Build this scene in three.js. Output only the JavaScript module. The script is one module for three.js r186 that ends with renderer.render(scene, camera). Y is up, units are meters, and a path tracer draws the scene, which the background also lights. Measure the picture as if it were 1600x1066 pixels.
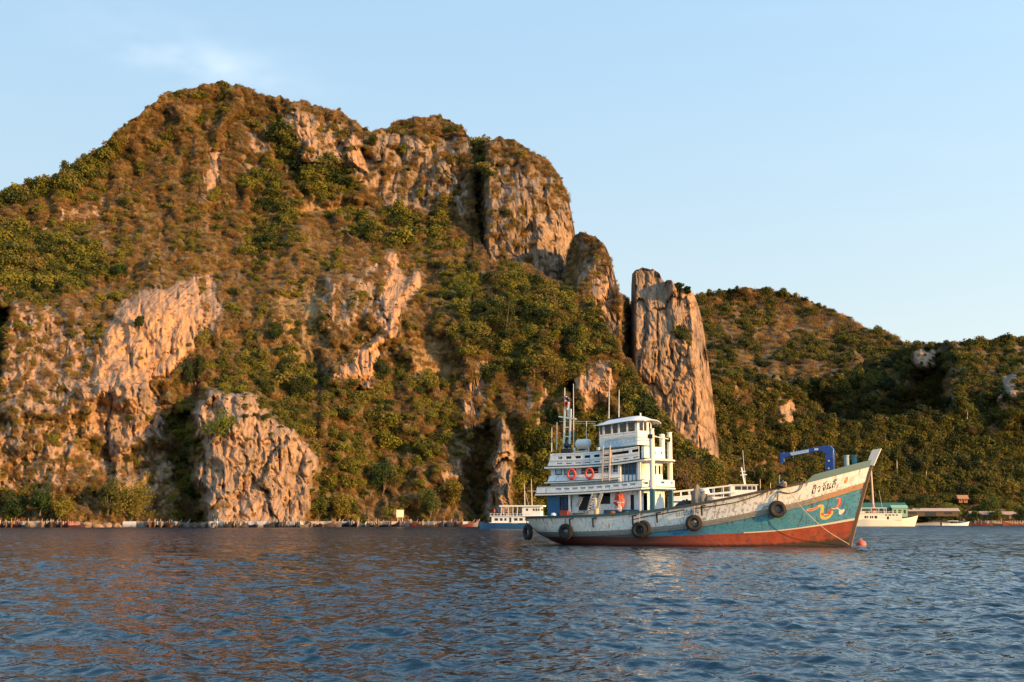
import * as THREE from 'three';
import { mergeGeometries } from 'three/addons/utils/BufferGeometryUtils.js';

// ---------------------------------------------------------------- camera, sky, sun, exposure
const scene = new THREE.Scene();
const EYE = 1.6, FOCAL = 1922, PITCH = Math.atan(283 / 1922);      // the photograph is 1600 x 1066; the horizon lies at 816
const camera = new THREE.PerspectiveCamera(2 * Math.atan(533 / FOCAL) * 180 / Math.PI, 1600 / 1066, 0.3, 9000);
camera.position.set(0, EYE, 0);
camera.rotation.x = PITCH;
camera.updateMatrixWorld();

const SUN_AZ = 58 * Math.PI / 180, SUN_EL = 11.5 * Math.PI / 180;     // low evening sun behind the camera, to the right
const sunDir = new THREE.Vector3(Math.sin(SUN_AZ) * Math.cos(SUN_EL), Math.sin(SUN_EL), Math.cos(SUN_AZ) * Math.cos(SUN_EL));
const sun = new THREE.DirectionalLight(new THREE.Color().setRGB(1.0, 0.555, 0.175), 5.0);
sun.position.copy(sunDir).multiplyScalar(1500).add(new THREE.Vector3(0, 0, -500));
sun.target.position.set(0, 0, -500);
sun.castShadow = true;
sun.shadow.mapSize.set(4096, 4096);
Object.assign(sun.shadow.camera, { left: -700, right: 700, top: 500, bottom: -300, near: 10, far: 3500 });
scene.add(sun, sun.target);

// ---------------------------------------------------------------- noise
let seedState = 12345;
function rnd() { seedState = (seedState + 0x6d2b79f5) | 0; let t = Math.imul(seedState ^ (seedState >>> 15), 1 | seedState); t = (t + Math.imul(t ^ (t >>> 7), 61 | t)) ^ t; return ((t ^ (t >>> 14)) >>> 0) / 4294967296; }
const rr = (a, b) => a + (b - a) * rnd();
const PERM = new Uint8Array(512), GX = new Float32Array(256), GY = new Float32Array(256);
for (let i = 0; i < 256; i++) { PERM[i] = i; const a = rnd() * Math.PI * 2; GX[i] = Math.cos(a); GY[i] = Math.sin(a); }
for (let i = 255; i > 0; i--) { const j = Math.floor(rnd() * (i + 1)), t = PERM[i]; PERM[i] = PERM[j]; PERM[j] = t; }
for (let i = 0; i < 256; i++) PERM[256 + i] = PERM[i];
function noise(x, y) {                                                // gradient noise, about -0.7 .. 0.7
  const xi = Math.floor(x), yi = Math.floor(y), fx = x - xi, fy = y - yi, X = xi & 255, Y = yi & 255;
  const u = fx * fx * fx * (fx * (fx * 6 - 15) + 10), v = fy * fy * fy * (fy * (fy * 6 - 15) + 10);
  const a = PERM[PERM[X] + Y], b = PERM[PERM[X + 1] + Y], c = PERM[PERM[X] + Y + 1], d = PERM[PERM[X + 1] + Y + 1];
  const n0 = GX[a] * fx + GY[a] * fy, n1 = GX[b] * (fx - 1) + GY[b] * fy, n2 = GX[c] * fx + GY[c] * (fy - 1), n3 = GX[d] * (fx - 1) + GY[d] * (fy - 1);
  const m0 = n0 + (n1 - n0) * u, m1 = n2 + (n3 - n2) * u;
  return (m0 + (m1 - m0) * v) * 1.4;
}
function fbm(x, y, o = 4) { let s = 0, a = 0.5; for (let i = 0; i < o; i++) { s += a * noise(x, y); x = x * 2.03 + 17.1; y = y * 2.03 - 9.7; a *= 0.5; } return s; }
function ridged(x, y, o = 3) { let s = 0, a = 0.5; for (let i = 0; i < o; i++) { s += a * (1 - 2 * Math.abs(noise(x, y))); x = x * 2.1 + 5.3; y = y * 2.1 + 11.9; a *= 0.5; } return s; }
const clamp = (x, a = 0, b = 1) => Math.min(b, Math.max(a, x));
const sst = (a, b, x) => { const t = clamp((x - a) / (b - a)); return t * t * (3 - 2 * t); };
const mix = (a, b, t) => a + (b - a) * t;
const mix3 = (a, b, t) => [mix(a[0], b[0], t), mix(a[1], b[1], t), mix(a[2], b[2], t)];
function lerpTable(tab, x) {                                          // piecewise linear
  if (x <= tab[0][0]) return tab[0][1];
  for (let i = 1; i < tab.length; i++) if (x <= tab[i][0]) { const a = tab[i - 1], b = tab[i]; return mix(a[1], b[1], (x - a[0]) / (b[0] - a[0])); }
  return tab[tab.length - 1][1];
}
function smoothTable(tab, x) {                                        // Catmull-Rom through the table
  const n = tab.length;
  if (x <= tab[0][0]) return tab[0][1];
  if (x >= tab[n - 1][0]) return tab[n - 1][1];
  let i = 1; while (x > tab[i][0]) i++;
  const p0 = tab[Math.max(0, i - 2)], p1 = tab[i - 1], p2 = tab[i], p3 = tab[Math.min(n - 1, i + 1)], h = p2[0] - p1[0], t = (x - p1[0]) / h;
  const m1 = i >= 2 ? (p2[1] - p0[1]) / (p2[0] - p0[0]) * h : p2[1] - p1[1], m2 = i < n - 1 ? (p3[1] - p1[1]) / (p3[0] - p1[0]) * h : p2[1] - p1[1];
  const t2 = t * t, t3 = t2 * t;
  return (2 * t3 - 3 * t2 + 1) * p1[1] + (t3 - 2 * t2 + t) * m1 + (-2 * t3 + 3 * t2) * p2[1] + (t3 - t2) * m2;
}
const CP = Math.cos(PITCH), SP = Math.sin(PITCH);
function at(px, py, depth) {                                          // the point seen at a pixel of the photograph, DEPTH metres away to the front
  const x = (px - 800) / FOCAL, y = (533 - py) / FOCAL, dy = y * CP + SP, dz = CP - y * SP, k = depth / dz;
  return [x * k, EYE + dy * k, -depth];
}

// ---------------------------------------------------------------- sky: clear evening air, thin high cloud
{
  const W = 2048, H = 1024, px = new Float32Array(W * H * 4);
  for (let j = 0; j < H; j++) {
    const el = ((j + 0.5) / H - 0.5) * Math.PI, se = Math.sin(el), ce = Math.cos(el);
    for (let i = 0; i < W; i++) {
      const az = ((i + 0.5) / W - 0.5) * 2 * Math.PI;                 // equirectangular: u = atan2(z, x) / 2pi + 0.5
      const x = Math.cos(az) * ce, z = Math.sin(az) * ce, y = se;
      const cg = x * sunDir.x + y * sunDir.y + z * sunDir.z;
      const e = Math.max(0, el) * 180 / Math.PI;
      const low = Math.exp(-e / 9), mid = Math.exp(-e / 30);
      let r = 0.115 + 0.355 * mid + 0.16 * low, g = 0.285 + 0.345 * mid - 0.01 * low, b = 0.525 + 0.165 * mid - 0.23 * low;
      const glow = Math.pow(0.5 + 0.5 * cg, 3.0), tight = Math.pow(Math.max(0, cg), 24);
      r *= 0.92 + 1.25 * glow; g *= 0.92 + 1.05 * glow; b *= 0.94 + 0.85 * glow;
      r += tight * 2.0 * mid; g += tight * 1.35 * mid; b += tight * 0.75 * mid;
      // thin cirrus, on a sheet high above
      if (y > 0.02) {
        const q = 1 / (y + 0.12), u = x * q, v = z * q;
        let c = sst(0.02, 0.5, fbm(u * 1.5 + 3.3 + 0.5 * fbm(u * 2, v * 2, 3), v * 4.2 + 1.2, 5)) * 0.02;
        const a0 = Math.atan2(x, -z) * 180 / Math.PI, e0 = el * 180 / Math.PI;
        const wx = (a0 + 14.2) / 3.6, wy = (e0 - 20.3 + 0.12 * (a0 + 14)) / 0.75;
        const body = Math.exp(-wx * wx - wy * wy), wx2 = (a0 + 16.5) / 5, wy2 = (e0 - 21.2 + 0.1 * (a0 + 16)) / 1.2;
        c += (body * 0.30 + 0.10 * Math.exp(-wx2 * wx2 - wy2 * wy2)) * clamp(0.55 + 1.3 * fbm(a0 * 0.35 + e0 * 0.3, e0 * 1.1 - a0 * 0.12, 5), 0, 1.1);
        c = clamp(c * sst(0.02, 0.2, y) * 0.75, 0, 0.8);
        r = mix(r, 0.86 * (1 + 0.5 * glow), c); g = mix(g, 0.89 * (1 + 0.45 * glow), c); b = mix(b, 0.93 * (1 + 0.4 * glow), c);
      }
      if (el < 0) { const d = sst(0, -0.12, el); r = mix(r, 0.10, d); g = mix(g, 0.14, d); b = mix(b, 0.18, d); }
      const o = (j * W + i) * 4; px[o] = r; px[o + 1] = g; px[o + 2] = b; px[o + 3] = 1;
    }
  }
  const t = new THREE.DataTexture(px, W, H, THREE.RGBAFormat, THREE.FloatType);
  t.mapping = THREE.EquirectangularReflectionMapping; t.magFilter = THREE.LinearFilter; t.minFilter = THREE.LinearFilter; t.needsUpdate = true;
  scene.background = t; scene.environment = t;
}
const renderer = new THREE.WebGLRenderer({ antialias: true });
renderer.setSize(1600, 1066);
renderer.toneMapping = THREE.LinearToneMapping;
renderer.toneMappingExposure = 1.68;
renderer.shadowMap.enabled = true;

// ---------------------------------------------------------------- naming and small builders
const used = new Map();
function numbered(name) { const n = used.get(name) ?? 0; used.set(name, n + 1); return n ? name + '_' + String(n).padStart(3, '0') : name; }
function shade(o) { o.castShadow = true; o.receiveShadow = true; return o; }
function tag(o, label, category, group, kind) { o.userData = { label, category }; if (group) o.userData.group = group; if (kind) o.userData.kind = kind; return o; }
function thing(name, label, category, pos = [0, 0, 0], turn = 0, group) {
  const o = new THREE.Group(); o.name = numbered(name); o.position.set(...pos); o.rotation.y = turn; scene.add(o);
  return tag(o, label, category, group);
}
function plain(g) {
  const h = g.index ? g.toNonIndexed() : g, out = new THREE.BufferGeometry();
  out.setAttribute('position', h.attributes.position);
  if (!h.attributes.normal) h.computeVertexNormals();
  out.setAttribute('normal', h.attributes.normal);
  out.setAttribute('uv', h.attributes.uv ?? new THREE.BufferAttribute(new Float32Array(h.attributes.position.count * 2), 2));
  return out;
}
const join = (gs) => (Array.isArray(gs) ? mergeGeometries(gs.map(plain)) : gs);
function part(name, gs, mat, parent) {
  const m = shade(new THREE.Mesh(join(gs), mat)); m.name = name; parent.add(m); return m;
}
function solo(name, gs, mat, label, category, group) {
  const m = shade(new THREE.Mesh(join(gs), mat)); m.name = numbered(name); scene.add(m); return tag(m, label, category, group);
}
const V = (x, y, z) => new THREE.Vector3(x, y, z);
function box(x0, x1, y0, y1, z0, z1) { return new THREE.BoxGeometry(x1 - x0, y1 - y0, z1 - z0).translate((x0 + x1) / 2, (y0 + y1) / 2, (z0 + z1) / 2); }
function rod(a, b, r0, r1 = r0, seg = 8) {
  const A = V(...a), B = V(...b), d = B.clone().sub(A), L = d.length();
  const g = new THREE.CylinderGeometry(r1, r0, L, seg);
  return g.applyQuaternion(new THREE.Quaternion().setFromUnitVectors(V(0, 1, 0), d.normalize())).translate((a[0] + b[0]) / 2, (a[1] + b[1]) / 2, (a[2] + b[2]) / 2);
}
function beam(a, b, w, h = w) {                                       // a squared bar between two points
  const A = V(...a), B = V(...b), d = B.clone().sub(A), L = d.length();
  const g = new THREE.BoxGeometry(w, L, h);
  return g.applyQuaternion(new THREE.Quaternion().setFromUnitVectors(V(0, 1, 0), d.normalize())).translate((a[0] + b[0]) / 2, (a[1] + b[1]) / 2, (a[2] + b[2]) / 2);
}
function rope(pts, r, n = 24) { return new THREE.TubeGeometry(new THREE.CatmullRomCurve3(pts.map((p) => V(...p))), n, r, 5, false); }
function ball(x, y, z, sx, sy = sx, sz = sx, seg = 14) { return new THREE.SphereGeometry(1, seg, Math.ceil(seg * 0.7)).scale(sx, sy, sz).translate(x, y, z); }
const rgb = (r, g, b) => new THREE.Color().setRGB(r, g, b);
const mat = (c, rough = 0.7, more = {}) => new THREE.MeshStandardMaterial({ color: Array.isArray(c) ? rgb(...c) : c, roughness: rough, ...more });
function dataTex(size, fn, srgb, repeat) {                            // fn(u, v) -> grey or [r, g, b], 0..1
  const d = new Uint8Array(size * size * 4);
  for (let j = 0; j < size; j++) for (let i = 0; i < size; i++) {
    const c = fn(i / size, j / size), o = (j * size + i) * 4;
    if (Array.isArray(c)) { d[o] = 255 * clamp(c[0]); d[o + 1] = 255 * clamp(c[1]); d[o + 2] = 255 * clamp(c[2]); } else d[o] = d[o + 1] = d[o + 2] = 255 * clamp(c);
    d[o + 3] = 255;
  }
  const t = new THREE.DataTexture(d, size, size, THREE.RGBAFormat); t.wrapS = t.wrapT = THREE.RepeatWrapping; t.magFilter = THREE.LinearFilter; t.minFilter = THREE.LinearMipmapLinearFilter;
  if (srgb) t.colorSpace = THREE.SRGBColorSpace;
  if (repeat) t.repeat.set(...repeat);
  t.needsUpdate = true; return t;
}
function tiled(fn, u, v) {                                            // makes a noise periodic on 0..1 by cross-fading
  const a = sst(0.0, 0.25, u), b = sst(0.0, 0.25, v);
  return mix(mix(fn(u + 1, v + 1), fn(u, v + 1), a), mix(fn(u + 1, v), fn(u, v), a), b);
}

// ---------------------------------------------------------------- terrain: limestone massifs, each a solid relief with rock, soil and scrub
const rockBump = dataTex(512, (u, v) => tiled((a, b) => 0.5 + 0.55 * fbm(a * 12, b * 5, 5) + 0.25 * ridged(a * 26, b * 7, 3), u, v));
const rockGrain = dataTex(512, (u, v) => { const n = tiled((a, b) => fbm(a * 30, b * 14, 5), u, v), m = tiled((a, b) => fbm(a * 9 + 40, b * 3, 4), u, v); const k = 0.86 + 0.5 * n + 0.25 * m; return [k, k * 0.985, k * 0.97]; });
rockBump.repeat.set(1 / 24, 1 / 24); rockGrain.repeat.set(1 / 17, 1 / 17);
const cliffMat = new THREE.MeshStandardMaterial({ color: 0xffffff, roughness: 0.95, vertexColors: true, map: rockGrain, bumpMap: rockBump, bumpScale: 0.7 });

function hash2(x, y) { let h = (Math.imul(x, 374761393) + Math.imul(y, 668265263)) | 0; h = Math.imul(h ^ (h >>> 13), 1274126177); return ((h ^ (h >>> 16)) >>> 0) / 4294967296; }
function facets(x, y) {                                               // broken rock: tilted flat blocks with cracks between them
  const xi = Math.floor(x), yi = Math.floor(y); let d1 = 9, d2 = 9, v = 0;
  for (let j = -1; j <= 1; j++) for (let i = -1; i <= 1; i++) {
    const cx = xi + i, cy = yi + j, a = hash2(cx, cy), b = hash2(cx + 911, cy - 377), dx = x - cx - a, dy = y - cy - b, d = dx * dx + dy * dy;
    if (d < d1) { d2 = d1; d1 = d; const c = hash2(cx - 53, cy + 77); v = (c - 0.5) + dx * (hash2(cx + 5, cy + 3) - 0.5) * 1.5 + dy * (hash2(cx + 15, cy + 13) - 0.35) * 1.2; } else if (d < d2) d2 = d;
  }
  return v - 0.45 * sst(0.14, 0, Math.sqrt(d2) - Math.sqrt(d1));
}
function polyDist(poly, x, y) {                                       // signed distance, positive inside
  let d = 1e9, inside = false;
  for (let i = 0, j = poly.length - 1; i < poly.length; j = i++) {
    const [ax, ay] = poly[j], [bx, by] = poly[i], ex = bx - ax, ey = by - ay, wx = x - ax, wy = y - ay;
    const t = clamp((wx * ex + wy * ey) / (ex * ex + ey * ey)), dx = wx - ex * t, dy = wy - ey * t;
    d = Math.min(d, dx * dx + dy * dy);
    if ((ay > y) !== (by > y) && x < (bx - ax) * (y - ay) / (by - ay) + ax) inside = !inside;
  }
  return (inside ? 1 : -1) * Math.sqrt(d);
}
// what grows and shows where: z = zones with a polygon in the photograph's frame, s = softness of the edge in pixels
// r bare rock, o orange stain of the rock, g green wood, t dry grass, p metres that the rock stands proud (negative: set back), b bare of scrub
function survey(zones, px, py, warp = 1) {
  const wx = px + warp * (26 * fbm(px / 55, py / 60, 3) + 10 * fbm(px / 15 + 9, py / 19, 3)), wy = py + warp * (28 * fbm(px / 50 + 31, py / 60, 3) + 8 * fbm(px / 18, py / 17 + 9, 3));
  const m = { r: 0, o: 0, g: 0, t: 0, p: 0, k: 0 };
  for (const z of zones) {
    if (px < z.x0 || px > z.x1 || py < z.y0 || py > z.y1) continue;
    const d = polyDist(z.poly, z.hard ? px + (wx - px) * 0.7 : wx, z.hard ? py + (wy - py) * 0.7 : wy), w = sst(-z.s, z.s, d);
    if (w <= 0) continue;
    for (const k of ['r', 'o', 'g', 't', 'k']) if (z[k] !== undefined) m[k] = mix(m[k], z[k], w);
    if (z.p) m.p += z.p * sst(-(z.e ?? z.s), z.e ?? z.s, d);
  }
  return m;
}
const zone = (poly, o) => {
  const s = Math.max(o.s ?? 8, o.e ?? 0) + 30;
  return { s: 8, ...o, poly, x0: Math.min(...poly.map((p) => p[0])) - s, x1: Math.max(...poly.map((p) => p[0])) + s, y0: Math.min(...poly.map((p) => p[1])) - s, y1: Math.max(...poly.map((p) => p[1])) + s };
};

const scatter = { green: [], brown: [], dry: [] };                    // foliage places collected while the ground is built
function groundColor(m, px, py, X, Y, far) {
  // rock: grey weathered limestone, tan, pale and iron-orange streaks running down the face
  const n1 = fbm(px / 24, py / 90, 4), n2 = fbm(px / 5 + 50, py / 34, 3), n3 = fbm(px / 60 + 7, py / 60, 3), n4 = fbm(px / 7 + 21, py / 9, 3);
  let rock = mix3([0.18, 0.135, 0.098], [0.37, 0.25, 0.16], clamp(0.42 + 0.8 * n1 + 0.5 * n3 + 0.5 * n2));
  rock = mix3(rock, [0.58, 0.29, 0.13], clamp(m.o * (0.72 + 0.9 * n1 + 0.7 * n2 + 0.5 * n3)));
  rock = mix3(rock, [0.52, 0.34, 0.20], sst(0.08, 0.4, fbm(px / 6 + 90, py / 15, 3)) * (0.2 + 0.45 * m.o));
  rock = mix3(rock, [0.135, 0.11, 0.092], clamp(sst(0.10, 0.42, n2 + 0.5 * n3 + 0.35 * n4 - 0.22 * m.o) * 0.75));
  rock = mix3(rock, [0.17, 0.105, 0.05], sst(0.12, 0.34, n4 + 0.3 * n1) * 0.55);
  rock = mix3(rock, [0.105, 0.092, 0.082], sst(0.16, 0.36, fbm(px / 6 + 33, py / 95 + 3, 4)) * (0.75 - 0.3 * m.o));
  const crack = Math.max(sst(0.07, 0.0, Math.abs(noise(px / 12 + 0.8 * fbm(px / 20, py / 25, 2) + 3, py / 85))), 0.7 * sst(0.05, 0.0, Math.abs(noise(px / 26 + 1.2 * fbm(px / 18, py / 14, 2), py / 19 + 8)))) * sst(-0.15, 0.25, fbm(px / 40, py / 40 + 5, 2));
  rock = mix3(rock, [0.075, 0.055, 0.042], crack * 0.62);
  const st = 1 + 0.55 * fbm(px / 2.6 + 12, py / 30, 3); rock = rock.map((q) => q * clamp(st, 0.55, 1.35));
  let soil = mix3([0.20, 0.112, 0.042], [0.115, 0.075, 0.03], clamp(0.5 + 1.4 * fbm(px / 15 + 3, py / 15, 3)));
  soil = mix3(soil, [0.10, 0.075, 0.03], sst(0.0, 0.3, fbm(px / 3.2 + 8, py / 3.6, 3)) * 0.8);
  soil = mix3(soil, [0.34, 0.20, 0.075], clamp(m.t * (0.8 + fbm(px / 20, py / 9, 3))));
  soil = mix3(soil, [0.07, 0.07, 0.016], clamp(m.g * 0.8));
  return mix3(soil, rock, sst(0.36, 0.6, m.r + 0.85 * fbm(px / 13 + 70, py / 17, 4)));
}
function massif(o) {
  const cols = Math.round((o.x1 - o.x0) / o.step) + 1, rows = o.rows, backs = 7, N = cols * (rows + 1 + backs);
  const pos = new Float32Array(N * 3), col = new Float32Array(N * 3), uv = new Float32Array(N * 2);
  const place = (px, t) => {                                          // t: 0 at the foot, 1 on the ridge
    const top = lerpTable(o.sky, px) + (o.rough ?? 5) * (fbm(px / 21 + 3, o.seed, 4) + 0.5 * fbm(px / 6, o.seed + 5, 2)), foot = o.foot(px);
    const py = mix(foot, top, t), m = survey(o.zones, px, py);
    if (o.also) o.also(m, px, py, t);
    let D = o.depth(px, py, t) - m.p;
    const calm = 1 - 0.5 * m.t;
    D += calm * (o.n1 ?? 15) * fbm(px / 130 + o.seed, py / 150, 4);
    const rock = sst(0.25, 0.65, m.r), wx = px + 16 * fbm(px / 34, py / 40, 3), wy = py + 22 * fbm(px / 26 + 9, py / 36, 3);
    D -= calm * (1 - 0.45 * rock) * (o.n2 ?? 12) * ridged(px / 88 + 0.9 * fbm(px / 80, py / 70, 3), py / 150 + o.seed + 0.5 * fbm(px / 60 + 7, py / 90, 2), 3);
    D -= calm * (1 - 0.85 * rock) * (o.n3 ?? 3.4) * ridged(px / 21 + o.seed + 0.5 * fbm(px / 40, py / 25, 2), py / 50, 3);
    D -= rock * (o.crag ?? 1) * (1 - 0.68 * m.o) * (5.0 * facets(wx / 52 + o.seed, wy / 120 + 0.2 * wx / 52) + 2.4 * facets(wx / 21 + o.seed + 40, wy / 44 + 0.1 * wx / 21) + 1.0 * facets(wx / 8 + o.seed + 80, wy / 15));
    D -= (o.n4 ?? 1.5) * (0.75 - 0.3 * rock) * (0.4 * ridged(px / 7, py / 19 + o.seed, 2) + fbm(px / 5, py / 10 + o.seed, 3));
    D += rock * 2.6 * sst(0.24, 0.4, fbm(px / 8 + 61, py / 48 + o.seed, 3));
    return { p: at(px, py, Math.max(60, D)), m, px, py, D };
  };
  for (let j = 0; j <= rows + backs; j++) {
    for (let i = 0; i < cols; i++) {
      const px = o.x0 + (o.x1 - o.x0) * i / (cols - 1), k = j * cols + i;
      if (j <= rows) {
        const q = place(px, j / rows), c = groundColor(q.m, px, q.py, q.p[0], q.p[1]);
        pos.set(q.p, k * 3); col.set(c, k * 3); uv[k * 2] = q.p[0]; uv[k * 2 + 1] = q.p[1] + q.p[2] * 0.35;
      } else {                                                        // over the ridge and down behind
        const f = (j - rows) / backs, b = (rows * cols + i) * 3, drop = f * f;
        const y = pos[b + 1];
        pos[k * 3] = pos[b] * (1 + 0.12 * f); pos[k * 3 + 1] = y * (1 - drop) - 4 * drop + 2 * fbm(px / 20, f * 5, 2) * f * (1 - f); pos[k * 3 + 2] = pos[b + 2] - (o.back ?? 160) * f;
        col.set([0.06, 0.06, 0.02], k * 3); uv[k * 2] = pos[k * 3]; uv[k * 2 + 1] = pos[k * 3 + 2];
      }
    }
  }
  const idx = [];
  for (let j = 0; j < rows + backs; j++) for (let i = 0; i < cols - 1; i++) { const a = j * cols + i, b = a + cols; idx.push(a, a + 1, b, b, a + 1, b + 1); }
  const g = new THREE.BufferGeometry();
  g.setAttribute('position', new THREE.BufferAttribute(pos, 3)); g.setAttribute('color', new THREE.BufferAttribute(col, 3)); g.setAttribute('uv', new THREE.BufferAttribute(uv, 2));
  g.setIndex(idx); g.computeVertexNormals();
  const mesh = shade(new THREE.Mesh(g, cliffMat)); mesh.name = numbered(o.name); mesh.userData = { kind: 'structure', label: o.label }; scene.add(mesh);
  // foliage
  for (let n = 0; n < o.plants; n++) {
    const px = rr(o.x0, o.x1), t = Math.pow(rnd(), 0.85) * 1.0, q = place(px, t);
    if (o.keep && !o.keep(px, q.py)) continue;
    const scale = q.D / 500, cl = fbm(px / 34 + 12, q.py / 26 + o.seed, 3), m = q.m;
    const bare = sst(0.36, 0.66, m.r + 0.85 * fbm(px / 13 + 70, q.py / 17, 4));
    if (rnd() < bare * 0.93) continue;
    if (rnd() < m.k) continue;
    const green = clamp(m.g - 0.02 + (o.green ?? 0) + 1.65 * cl), big = 0.62 + (0.9 + 1.5 * clamp(m.g)) * Math.pow(rnd(), 3.0);
    if (!o.thick && fbm(px / 11 + 33, q.py / 11, 2) < -0.2) continue;
    const edge = t > 0.985 ? 0.7 : 1;
    if (rnd() < green) scatter.green.push([q.p, big * rr(1.4, 2.6) * scale * edge * (bare > 0.4 ? 0.6 : 1) * (o.size ?? 1), cl, o.deep ?? 1]);
    else if (rnd() < 0.75 - 0.55 * m.t) scatter.brown.push([q.p, (0.55 + 0.3 * big) * rr(1.2, 2.6) * scale * edge * (bare > 0.4 ? 0.6 : 1) * (o.size ?? 1), cl, m.t]);
    else scatter.dry.push([q.p, rr(0.9, 1.9) * scale, cl, m.t]);
  }
  return { place, mesh, find: (px, py) => { const foot = o.foot(px), top = lerpTable(o.sky, px); return place(px, clamp((foot - py) / (foot - top))); } };
}
const waterFoot = (D) => 816 + (EYE + 2.0) * FOCAL / D;

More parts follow.
